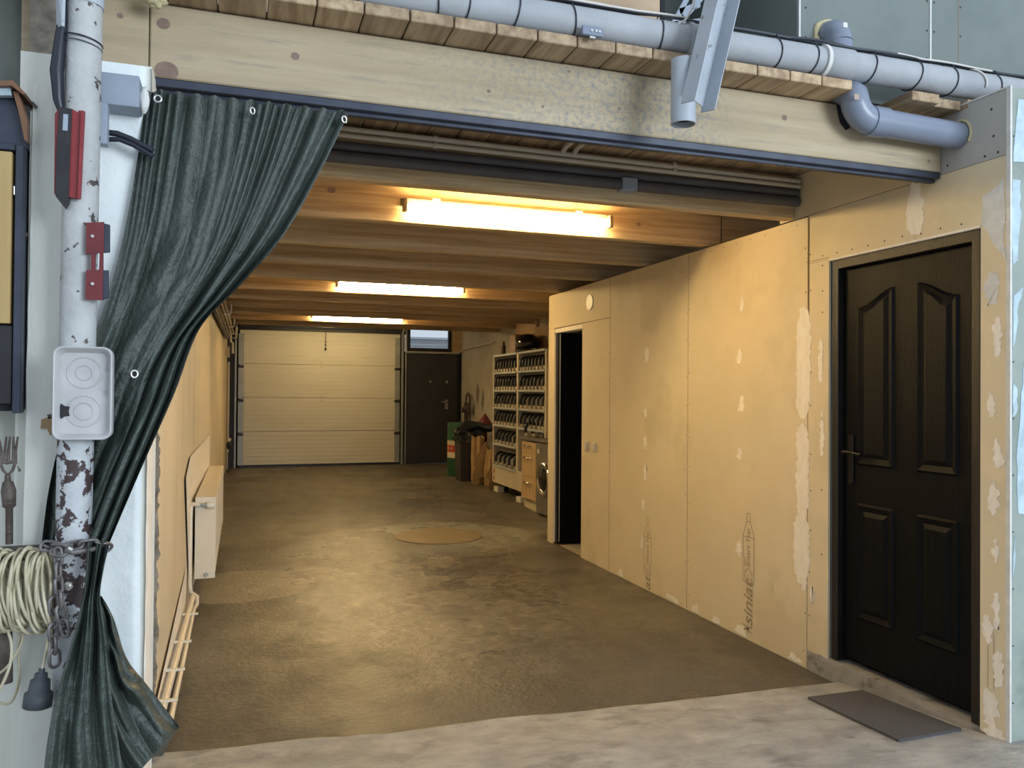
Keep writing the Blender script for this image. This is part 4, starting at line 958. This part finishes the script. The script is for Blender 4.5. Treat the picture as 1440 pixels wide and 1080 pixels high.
for x in (gx0-.075, gx1+.02):
    MB().box(x, x+.03, YB-.05, YB-.0, .12, 2.42, b=.002).build('guide_track', 'galv', gd); MB().box(x-.018+(.035 if x > 0 else 0), x+.012+(.035 if x > 0 else 0), YB-.012, YB+.05, .12, 2.48, b=.002).build('track_bracket', 'rail' if x < 0 else 'galv', gd)
    xx = x+.015
    MB().tube([(xx, YB-.03, 2.38)]+[(xx, YB-.03-.30*(1-math.cos(q)), 2.40+.17*math.sin(q)) for q in [i*PI/2/8 for i in range(9)]]+[(xx, YB-2.2, 2.58)], .022, 8).build('curved_track', 'galv', gd)
MB().cyl((-.05, YB-.10, 2.53), (2.75, YB-.10, 2.53), .016, 10).build('spring_shaft', 'rail', gd)
MB().box(1.22, 1.52, YB-.07, YB-.03, 2.535, 2.555).build('pull_bracket', 'galv', gd)
mb = MB(); mb.tube([(1.375, YB-.06, 2.55), (1.375, YB-.055, 2.20)], .005, 6); mb.blob((1.375, YB-.055, 2.30), .012); mb.blob((1.375, YB-.055, 2.24), .014); mb.blob((1.375, YB-.055, 2.17), .018, (1, 1, 1.4)); mb.build('pull_cord', 'black', gd)
d4 = tag(link('door_4', None), 'plain dark grey entrance door beside the garage door', None, None, 'structure')
MB().box(2.815, 3.775, YB+.0, YB+.05, .13, 2.125, b=.004).build('door_leaf', 'anthracite', d4)
MB().box(2.790, 2.812, YB-.03, YB+.02, .12, 2.16, b=.002).build('door_frame', 'galv', d4); MB().box(2.79, 3.80, YB-.03, YB+.02, 2.135, 2.16, b=.002).build('door_frame', 'galv', d4); MB().box(3.778, 3.80, YB-.03, YB+.02, .12, 2.135, b=.002).build('door_frame', 'anthracite_dk', d4)
MB().cyl((3.26, YB-.006, 1.63), (3.26, YB+.001, 1.63), .018, 14).build('door_viewer', 'eyelet', d4); MB().cyl((3.57, YB-.012, 1.62), (3.57, YB+.001, 1.62), .024, 14).build('door_viewer', 'eyelet', d4)
h = MB(); h.box(3.535, 3.595, YB-.012, YB-.0, 1.12, 1.30, b=.005); ho = h.build('handle_plate', 'galv', d4)
h = MB(); h.tube([(3.56, YB-.01, 1.255), (3.56, YB-.055, 1.255), (3.46, YB-.06, 1.26)], .012, 8); h.build('lever', 'galv', ho)
w1 = tag(link('window_1', None), kind='structure')
MB().box(2.83, 2.885, YB-.01, YB+.05, 2.17, 2.61, b=.003).build('window_frame', 'anthracite_dk', w1); MB().box(3.59, 3.655, YB-.01, YB+.05, 2.17, 2.61, b=.003).build('window_frame', 'anthracite_dk', w1)
MB().box(2.886, 3.589, YB-.01, YB+.05, 2.17, 2.235, b=.003).build('window_frame', 'anthracite_dk', w1); MB().box(2.886, 3.589, YB-.01, YB+.05, 2.57, 2.61, b=.003).build('window_frame', 'anthracite_dk', w1)
MB().box(2.79, 2.815, YB-.03, YB+.02, 2.162, 2.61, b=.002).build('window_trim', 'white_plastic', w1); MB().box(2.79, 3.80, YB-.035, YB+.02, 2.161, 2.169, b=.001).build('window_trim', 'white_plastic', w1)
MB().box(2.886, 3.589, YB+.02, YB+.026, 2.236, 2.569).build('pane', 'glass', w1)
# outside
ob = struct('street_facade')
bx('facade', 'outside_wall', ob, -4, 14, 24, 24.4, 0, 3.02); bx('cornice', 'outside_roof', ob, -4, 14, 23.8, 24.0, 2.84, 2.88); bx('cornice', 'outside_roof', ob, -4, 14, 23.7, 24.4, 3.02, 3.08)
bx('street', 'curb', ob, -4, 14, 14.7, 24, -.05, .1)
# side wall right of the far room
ws = struct('wall_side')
bx('wall_body', 'plaster_white', ws, XF, XF+.2, 5.9, YB+.2, 0, ZP-.002)
bx('room_backing', 'board', ws, 3.83, XF-.002, 7.3, 8.35, 1.2, ZP-.01)
for z0, z1, y0, y1 in ((2.0, 2.24, 10.55, 11.15), (2.25, 2.6, 10.3, 11.15)): bx('timber_block', 'ply', ws, XF-.05, XF-.003, y0, y1, z0, z1, b=.004)
for p_ in ([(13.3, 1.2), (13.2, 1.45), (13.35, 1.6), (13.42, 1.35)], [(13.0, 1.1), (12.92, 1.35), (13.02, 1.5), (13.1, 1.25)], [(13.75, 1.2), (13.68, 1.32), (13.78, 1.4)], [(12.2, .95), (12.1, 1.05), (12.2, 1.15)]):
    skim(p_, 'rubble', x=XF-.0005, th=.002, par=ws, seed=90)
tag(MB().tube([(3.80, 14.25, 2.215), (3.79, 13, 2.225), (3.79, 12.2, 2.243)], .013, 8).build('wall_conduit', 'white_plastic'), 'thin white conduit crossing the side wall beside the window', 'pipe')
bx('corner_batten', 'ply', ws, XF-.10, XF-.03, 11.18, 11.26, .05, 2.05, b=.004)
# timber partition stub left of rack etc.
# ------------------------------------------------------------------ crank tool on wall
ck = thing('hand_crank', 'rusty hand crank grinder hanging on the side wall near the dark door', 'tool')
y0 = 13.55; MB().blob((3.74, y0, 1.14), .10, (.55, 1, 1)).build('gear_case', 'rust', ck)
MB().tube([(3.70, y0, 1.12), (3.62, y0-.1, 1.10), (3.60, y0-.22, 1.17), (3.60, y0-.5, 1.17)], [.02, .018, .018, .022], 10).build('crank_arm', 'rust', ck)
MB().tube([(3.78, y0+.15+.13*math.cos(a), 1.20+.22*math.sin(a)) for a in [i*PI/10 for i in range(-1, 12)]], .016, 8).build('back_hoop', 'rust', ck)
MB().box(3.74, 3.80, y0+.16, y0+.26, .85, 1.25, b=.01).build('mounting_leg', 'bin', ck)

# ------------------------------------------------------------------ bin, green drum, brown sacks
gr = thing('green_drum', 'tall green drum with a cream and red label beside the dark entrance door', 'drum', None, (3.37, 12.6, zf(12.6)))
mb = MB(); mb.tube([(0, 0, .0), (0, 0, .012), (0, 0, .84), (0, 0, .86)], [.218, .222, .222, .215], 28); mb.build('drum_body', 'green', gr)
MB().tube([(0, 0, .30), (0, 0, .575)], .2235, 28, cap=False).build('cream_band', 'cream', gr); MB().tube([(0, 0, .39), (0, 0, .50)], .2245, 28, cap=False).build('red_band', 'redlabel', gr)
for z in (.28, .60): MB().tube([(.223*math.cos(a*PI/16), .223*math.sin(a*PI/16), z) for a in range(32)], .006, 6, closed=True).build('drum_hoop', 'green', gr)
for q in range(8): 
    a = -PI+.15+q*.4; MB().blob((.223*math.cos(a), .223*math.sin(a), .445), .028, (.35, .9, 1.1)).build('label_mark', 'cream', gr)
bn = thing('waste_bin', 'grey square bin lined with a black bag before the green drum', 'bin', None, (3.34, 12.05, zf(12.05)))
mb = MB(); w = .16; vs = [(-w, -w, 0), (w, -w, 0), (w, w, 0), (-w, w, 0), (-w-.02, -w-.02, .72), (w+.02, -w-.02, .72), (w+.02, w+.02, .72), (-w-.02, w+.02, .72)]
mb.add(vs, [(3, 2, 1, 0), (0, 1, 5, 4), (1, 2, 6, 5), (2, 3, 7, 6), (3, 0, 4, 7), (4, 5, 6, 7)]); mb.build('bin_body', 'bin', bn)
def bag(u, v):
    a = 2*PI*u; q = v; r = (.20+.02*math.sin(7*a)+.03*fnoise(math.cos(a)*3, math.sin(a)*3, q*4))*(1.06 if q < .7 else 1.06-(q-.7)*2.6)
    c = max(abs(math.cos(a)), abs(math.sin(a))); k = r/ c**.6
    return (k*math.cos(a), k*math.sin(a), .60+.02*math.sin(5*a)+.22*min(q, .8)+.06*max(0, q-.8))
MB().grid(bag, 48, 10).build('bin_bag', 'bag', bn)
t = thing('bin_bag_roll', 'loose black plastic bag lying over the top of the grey bin', 'bag')
B0 = Vector((3.25, 11.95, zf(12)+.82))
mb = MB(); mb.tube([B0+Vector(p) for p in ((-.06, 0, -.06), (.05, .02, .02), (.22, 0, .03), (.36, -.12, -.02), (.46, -.18, .05), (.52, -.2, .10))], [.09, .10, .065, .06, .055, .035], 14)
mb.v = [(x+.02*fnoise(x*9, y*9, z*9), y+.02*fnoise(x*9, z*9, 3), z+.025*fnoise(y*9, x*9, z*4)) for x, y, z in mb.v]; mb.build('bag_body', 'bag', t)
rc = thing('red_cone', 'dark red pointed funnel standing behind the black bin bag', 'funnel', None, (3.67, 12.27, .08))
MB().tube([(0, 0, .0), (0, 0, .78), (0, 0, .80), (.0, 0, .90), (0, 0, 1.02)], [.04, .04, .15, .09, .008], 16).build('funnel_body', 'red_dark', rc)
def sack(x, y, r, h, seed, lab, lean=0):
    t = thing('paper_sack', lab, 'sack', 'brown paper sacks', (x, y, zf(y)))
    def f(u, v):
        a = 2*PI*u; q = .5+.5*math.cos(a*5+seed); rr = r*(.8+.28*q+.12*fnoise(math.cos(a)*2, v*3, seed))*(1-.25*abs(v-.45))
        return (rr*math.cos(a)*.9+lean*v, rr*math.sin(a)*.8, h*v+.02*math.sin(3*a)*v)
    MB().grid(f, 40, 14, False).build('sack_body', 'paper', t)
    for k in range(3):
        a = seed+k*1.7; MB().prism([(-r*.9*math.cos(a)*.3-.12+lean*.3, -r*.85+.01*k, .08+.04*k), (.02+.05*k, -r*1.02, .10), (.10+lean, -r*.96, h*.92), (.03+lean-.04*k, -r*.9, h*(.80-.1*k))], (.004, -.006, 0)).build('folded_flap', 'paper', t)
sack(3.38, 11.66, .12, .70, 1.0, 'crumpled brown paper sack beside the grey bin')
sack(3.52, 11.42, .12, .55, 4.0, 'brown paper sack bundle leaning against the metal rack', .03)
t = thing('cardboard_stack', 'flat folded cardboard leaning against the foot of the metal rack', 'cardboard')
for k in range(3): MB().prism([(3.36+.02*k, 11.06+.03*k, zf(11.2)), (3.60, 11.08+.03*k, zf(11.2)), (3.62, 11.10+.03*k, .52-.06*k), (3.46+.04*k, 11.08+.03*k, .48-.08*k)], (.0, .008, 0)).build('cardboard_sheet', 'paper', t)

# ------------------------------------------------------------------ metal rack
RX, RY0, RY1, RYM = 3.40, 8.86, 10.98, 9.90
rk = thing('storage_rack', 'tall cream metal rack with two bays of charging shelves', 'rack', None, (RX, RY0, 0))
def rb(n, m, *a, b=.003): return MB().box(*a, b=b).build(n, m, rk)
RL = RY1-RY0; RM = RYM-RY0; RD = .40
for y0_, y1_ in ((RL-.045, RL), (RM-.03, RM+.04), (0, .05)):
    rb('upright', 'rack', 0, .045, y0_, y1_, .17 if y0_ > .3 else .9, 1.955); rb('upright', 'rack', RD-.04, RD, y0_, y1_, .1 if y0_ > .3 else .9, 1.955)
rb('side_panel', 'rack', .046, RD-.041, RL-.02, RL-.005, .17, 1.94); rb('side_panel', 'rack', .046, RD-.041, RM-.005, RM+.005, .17, 1.94)
rb('back_panel', 'bin', RD-.045, RD-.042, RM+.04, RL-.02, .17, 1.94); rb('back_panel', 'bin', RD-.045, RD-.042, .05, RM+.035, .92, 1.94)
rb('base_panel', 'rack', .002, .02, RM-.35, RL-.046, .165, .42)
for z0 in (.20, .30): rb('warning_label', 'redlabel', -.002, .0015, RL-.105, RL-.065, z0, z0+.055, b=.001)
for y_ in (RL-.2, RM-.1): rb('foot', 'white_plastic', .0, .10, y_-.05, y_+.12, zf(RY0+y_)+.0, .07+zf(RY0+y_)); 
for y_ in (RL-.1, RM+.0): rb('foot_leg', 'black', .15, .2, y_-.05, y_-.0, zf(RY0+y_), .17)
RBO = {'L': (RM+.045, RL-.05, (1.72, 1.475, 1.235, .99, .725, .42)), 'R': (.055, RM-.035, (1.72, 1.475, 1.235, .99))}
for key, (ya, yb, zs) in RBO.items():
    rb('top_shelf', 'shelfedge', -.012, RD-.05, ya-.02, yb+.02, 1.935, 1.965)
    for z in zs:
        rb('shelf_board', 'shelfedge', -.012, RD-.05, ya-.005, yb+.005, z-.03, z, b=.004)
        rb('wire_rail', 'rack', .10, .115, ya, yb, z+.195, z+.205, b=.001)
rb('shelf_board', 'shelfedge', -.012, RD-.05, RM+.04, RL-.045, .42-.03, .42, b=.004) if False else None
# chargers: cream base, silver column, curved black handle
def make_device(w=.075):
    t = thing('handheld_unit', '', 'device')
    MB().box(0, .12, -w*.42, w*.42, 0, .042, b=.006).build('unit_base', 'device_base', t)
    MB().box(.03, .085, -w*.52, -w*.02, .042, .125, b=.005).build('unit_body', 'device_grey', t)
    P = [(.16, .018, .165)]+[(.078-.08*math.sin(q), .018, .085+.085*math.cos(q)) for q in [-.55+i*.25 for i in range(8)]]+[(.000, .018, .045)]
    MB().tube(P, [.012, .016, .019, .020, .020, .020, .021, .022, .020, .015], 8).build('black_handle', 'black', t)
    return t
dev = make_device(); first = True
ordn = ['first', 'second', 'third', 'fourth', 'fifth', 'sixth', 'seventh', 'eighth', 'ninth']
rown = ['top', 'second', 'third', 'fourth', 'fifth', 'bottom']
cnt = {'L': (8, 8, 7, 7, 6, 5), 'R': (8, 7, 6, 6)}
for key, (ya, yb, zs) in RBO.items():
    for r_i, z in enumerate(zs):
        n = cnt[key][r_i]
        for j in range(n):
            if key == 'R' and r_i == 1 and j == 0: pass
            y = yb-(yb-ya)*(j+.5+random.uniform(-.08, .08))/n
            if first: t = dev; first = False
            else: t = copy_tree(dev)
            t.location = (RX+.01+random.uniform(-.004, .004), RY0+y, z+.0005); t.rotation_euler = (0, 0, random.uniform(-.06, .06))
            t['label'] = 'black-handled charging unit, %s from left, %s shelf, %s bay of rack' % (ordn[j], rown[r_i], 'left' if key == 'L' else 'right')
            t['group'] = 'black-handled charging units on the metal rack'
# hooks / cables above each shelf read as dark fringe
# on top of the rack
t = thing('helmet', 'glossy black rounded helmet on top of the rack', 'helmet', None, (3.52, 9.86, 1.966))
def hel(u, v):
    a = 2*PI*u; th = PI*.62*v; r = .145
    return (r*math.sin(th)*math.cos(a)*(1.05), r*math.sin(th)*math.sin(a)*1.5, .085+r*1.0*math.cos(th)+.03*math.sin(th))
MB().grid(hel, 32, 14).build('helmet_shell', 'helmet', t); MB().tube([(.145*math.cos(a*PI/16), .205*math.sin(a*PI/16), .015) for a in range(32)], .012, 8, closed=True).build('helmet_rim', 'black', t)
t = thing('cardboard_box', 'upright pale cardboard box on the rack left of the helmet', 'box', None, (3.46, 10.18, 1.966))
MB().box(0, .22, 0, .25, 0, .25, b=.003).build('box_body', 'card_pale', t); MB().box(.0, .22, -.002, .0, .0, .25).build('box_side', 'card', t)
t = thing('cardboard_box', 'brown cardboard box behind the helmet on the rack', 'box', None, (3.68, 9.30, 1.966))
MB().box(0, .15, 0, .75, 0, .34, b=.003).build('box_body', 'card', t); MB().box(-.002, .0, .1, .3, .16, .175).build('box_tape', 'card_pale', t)
t = thing('small_canister', 'small black canister standing at the far end of the rack top', 'canister', None, (3.5, 10.82, 1.966))
MB().tube([(0, 0, 0), (0, 0, .12), (0, 0, .15), (0, 0, .19)], [.035, .035, .02, .02], 12).build('can_body', 'rust', t)

# ------------------------------------------------------------------ drawer unit, worktop, washing machine
dw = thing('drawer_unit', 'oak-fronted kitchen drawer unit with three chrome handles', 'cabinet', None, (3.33, 9.0, 0))
MB().box(.02, .49, .0, .52, .13, .835, b=.002).build('carcass', 'white_plastic', dw)
MB().box(.04, .49, .0, .52, 0, .13).build('plinth', 'cream', dw)
for z0, z1, hz in ((.135, .405, .335), (.41, .695, .64), (.70, .83, .785)):
    dr = MB().box(0, .019, .004, .516, z0, z1, b=.002).build('drawer', 'oak', dw)
    MB().tube([(-.001, .17, hz), (-.028, .175, hz), (-.028, .36, hz), (-.001, .365, hz)], .008, 8).build('drawer_handle', 'chrome', dr)
wt = thing('worktop', 'dark stone-patterned worktop over the drawer unit and washing machine', 'worktop', None, (3.31, 8.38, .855))
MB().box(0, .48, 0, 1.16, 0, .035, b=.006).build('worktop_slab', 'worktop', wt)
wm = thing('washing_machine', 'silver-grey front-loading washing machine beside the drawer unit', 'washing machine', None, (3.33, 8.40, 0))
MB().box(0, .49, .0, .585, .02, .85, b=.006).build('cabinet', 'machine', wm)
c = Vector((-.004, .33, .43))
def ringp(r, x): return [(x, c.y+r*math.cos(a*PI/18), c.z+r*math.sin(a*PI/18)) for a in range(36)]
mb = MB(); V = []; 
for r_, x_ in ((.205, 0), (.200, -.022), (.175, -.030), (.150, -.020), (.140, -.012)): V += ringp(r_, x_)
mb.add(V, [(k*36+i, k*36+(i+1) % 36, (k+1)*36+(i+1) % 36, (k+1)*36+i) for k in range(4) for i in range(36)], True); dd = mb.build('door_ring', 'chrome', wm)
mb = MB(); V = []
for r_, x_ in ((.140, -.012), (.11, -.030), (.06, -.042), (.001, -.045)): V += ringp(r_, x_)
mb.add(V, [(k*36+i, k*36+(i+1) % 36, (k+1)*36+(i+1) % 36, (k+1)*36+i) for k in range(3) for i in range(36)], True); mb.build('door_glass', 'glass_dark', dd)
MB().box(-.003, -.0002, .02, .565, .70, .835, b=.001).build('control_panel', 'machine', wm); MB().cyl((-.025, .43, .765), (-.003, .43, .765), .025, 18).build('program_knob', 'chrome', wm)
MB().box(-.006, -.003, .46, .55, .72, .77, b=.001).build('detergent_drawer', 'white_plastic', wm)
for y_ in (.05, .53): MB().cyl((.05, y_, 0), (.05, y_, .02), .02, 10).build('foot', 'black', wm)
t = thing('pan', 'black shallow pan on the worktop near the wall corner', 'pan', None, (3.50, 8.68, .8905))
MB().tube([(0, 0, 0), (0, 0, .045)], [.10, .12], 24).build('pan_body', 'black', t)
t = thing('kitchen_pot', 'small cream pot standing behind the pan on the worktop', 'pot', None, (3.62, 8.95, .8905))
MB().tube([(0, 0, 0), (0, 0, .12)], [.07, .07], 20).build('pot_body', 'cream', t)
t = copy_tree(t); t.location = (3.62, 8.74, .8905); t['label'] = 'small cream pot nearer the wall corner on the worktop'
for j in range(3):
    t = copy_tree(dev); t.location = (3.37+.05*j, 9.48-.13*j, .8905); t['label'] = 'black-handled unit on the worktop, %s from the rack post' % ordn[j]; t['group'] = 'black-handled units on the worktop'

# ------------------------------------------------------------------ radiator and heating pipes on the left wall
ra = thing('radiator', 'long white panel radiator on the left wall', 'radiator', None, (0, 5.8, .167))
xa, xb, L = -.290, -.160, 2.38
MB().box(xa, xa+.018, 0.004, L-.004, 0, .535, b=.006).build('back_panel', 'radiator', ra)
mb = MB(); mb.box(xb-.018, xb-.004, 0.004, L-.004, 0, .535, b=.005)
for k in range(34): 
    y = .05+k*.068; mb.box(xb-.005, xb, y, y+.036, .03, .505, b=.003)
mb.build('front_panel', 'radiator', ra)
MB().box(xa, xb, 0, .003, .0, .547, b=.001).build('side_cover', 'radiator', ra); MB().box(xa, xb, L-.003, L, .0, .547, b=.001).build('side_cover', 'radiator', ra)
mb = MB(); mb.box(xa, xb, 0.004, L-.004, .536, .547, b=.002)
mb.build('top_grille', 'radiator', ra)
mb = MB(); mb.cyl((-.262, -.002, .50), (-.262, -.035, .50), .014, 12); mb.cyl((-.250, -.035, .50), (-.215, -.035, .497), .012, 12); mb.build('valve_body', 'galv', ra)
MB().tube([(-.215, -.035, .497), (-.208, -.035, .497), (-.175, -.035, .495), (-.168, -.035, .495)], [.018, .023, .023, .018], 16).build('valve_head', 'white_plastic', ra)
MB().cyl((-.215, -.02, .028), (-.215, .0, .028), .013, 12).build('drain_plug', 'galv', ra)
pi_ = thing('heating_pipe', 'pair of cream heating pipes running along the foot of the left wall', 'pipe')
MB().tube([(-.31, 5.72, .67), (-.312, 5.70, .60), (-.312, 5.70, .15), (-.30, 5.66, .11), (-.262, 5.62, .09), (-.262, 5.58, .05), (-.275, 5.5, .045), (xl(4)+.075, 3.45, .045)], .013, 12).build('pipe_run', 'radiator', pi_)
MB().tube([(xl(5.5)+.045, 5.6, .10), (xl(4)+.040, 3.45, .085)], .016, 12).build('pipe_run', 'radiator', pi_)
MB().tube([(-.31, 5.74, .68), (-.29, 5.76, .672), (-.262, 5.775, .668)], .014, 10).build('pipe_elbow', 'radiator', pi_)
for y in (3.75, 4.15, 4.6, 5.15): MB().box(xl(y)+.0115, xl(y)+.10, y-.012, y+.012, .098, .108, b=.002).build('pipe_clip', 'white_plastic', pi_)
# pipes and cable duct near the top of the left wall
t = thing('insulated_pipe', 'brown-grey dusty pipe bundle under the joists along the left wall', 'pipe')
for k, (dx, z, r) in enumerate(((.03, 2.22, .022), (.055, 2.25, .020), (.025, 2.27, .016))):
    MB().tube([(xl(y)+.012+dx, y, z+.01*fnoise(y*2, k)) for y in [3.8+i*.3 for i in range(31)]], r, 10).build('pipe_run', 'duct' if k != 1 else 'rubble', t)
t = thing('heating_pipe', 'pair of cream pipes clipped under the joists along the left wall', 'pipe')
for dx, z in ((.095, 2.29), (.125, 2.31)): MB().tube([(xl(5)+dx, 3.8, z), (xl(12.8)+dx, 12.9, z)], .013, 10).build('pipe_run', 'conduit', t)
for y in (7.6, 9.4, 11.2, 12.6): MB().tube([(xl(y)+.09, y, 2.27), (xl(y)+.16, y, 2.275), (xl(y)+.17, y, 2.33), (xl(y)+.17, y, ZB)], .009, 8).build('pipe_hanger', 'white_plastic', t)
t = thing('corner_manifold', 'white valve and bent pipes in the far left upper corner', 'pipe')
MB().tube([(-.20, 13.0, 2.32), (-.17, 13.0, 2.30), (-.17, 13.0, 2.18), (-.14, 13.0, 2.16), (-.14, 13.0, 2.0)], .016, 8).build('pipe_bend', 'white_plastic', t)
MB().tube([(-.14, 13.0, 2.24), (-.09, 13.0, 2.24), (-.08, 13.0, 2.40)], .012, 8).build('pipe_bend', 'white_plastic', t)
tag(MB().box(-.245, -.19, 13.3, 13.36, 1.95, 2.12, b=.004).build('pipe_boxing', 'plaster'), 'small plaster-coloured boxing below the corner pipes', 'boxing')
tag(MB().tube([(-.215, 13.9, z_) for z_ in (.15, .6, 1.2, 1.9)], .02, 8).build('standing_pipe', 'conduit'), 'grey standing pipe in the far left corner', 'pipe')
t = thing('wall_valve', 'small dark pump fitting low in the far left corner', 'fitting', None, (-.19, 13.6, .5))
MB().blob((0, 0, .06), .05, (.8, 1, 1.4)).build('pump_body', 'black', t); MB().tube([(0, 0, .12), (.02, 0, .17)], .02, 8).build('pump_cap', 'white_plastic', t); MB().cyl((0, 0, -.05), (0, 0, -.38), .012, 8).build('pump_pipe', 'black', t)
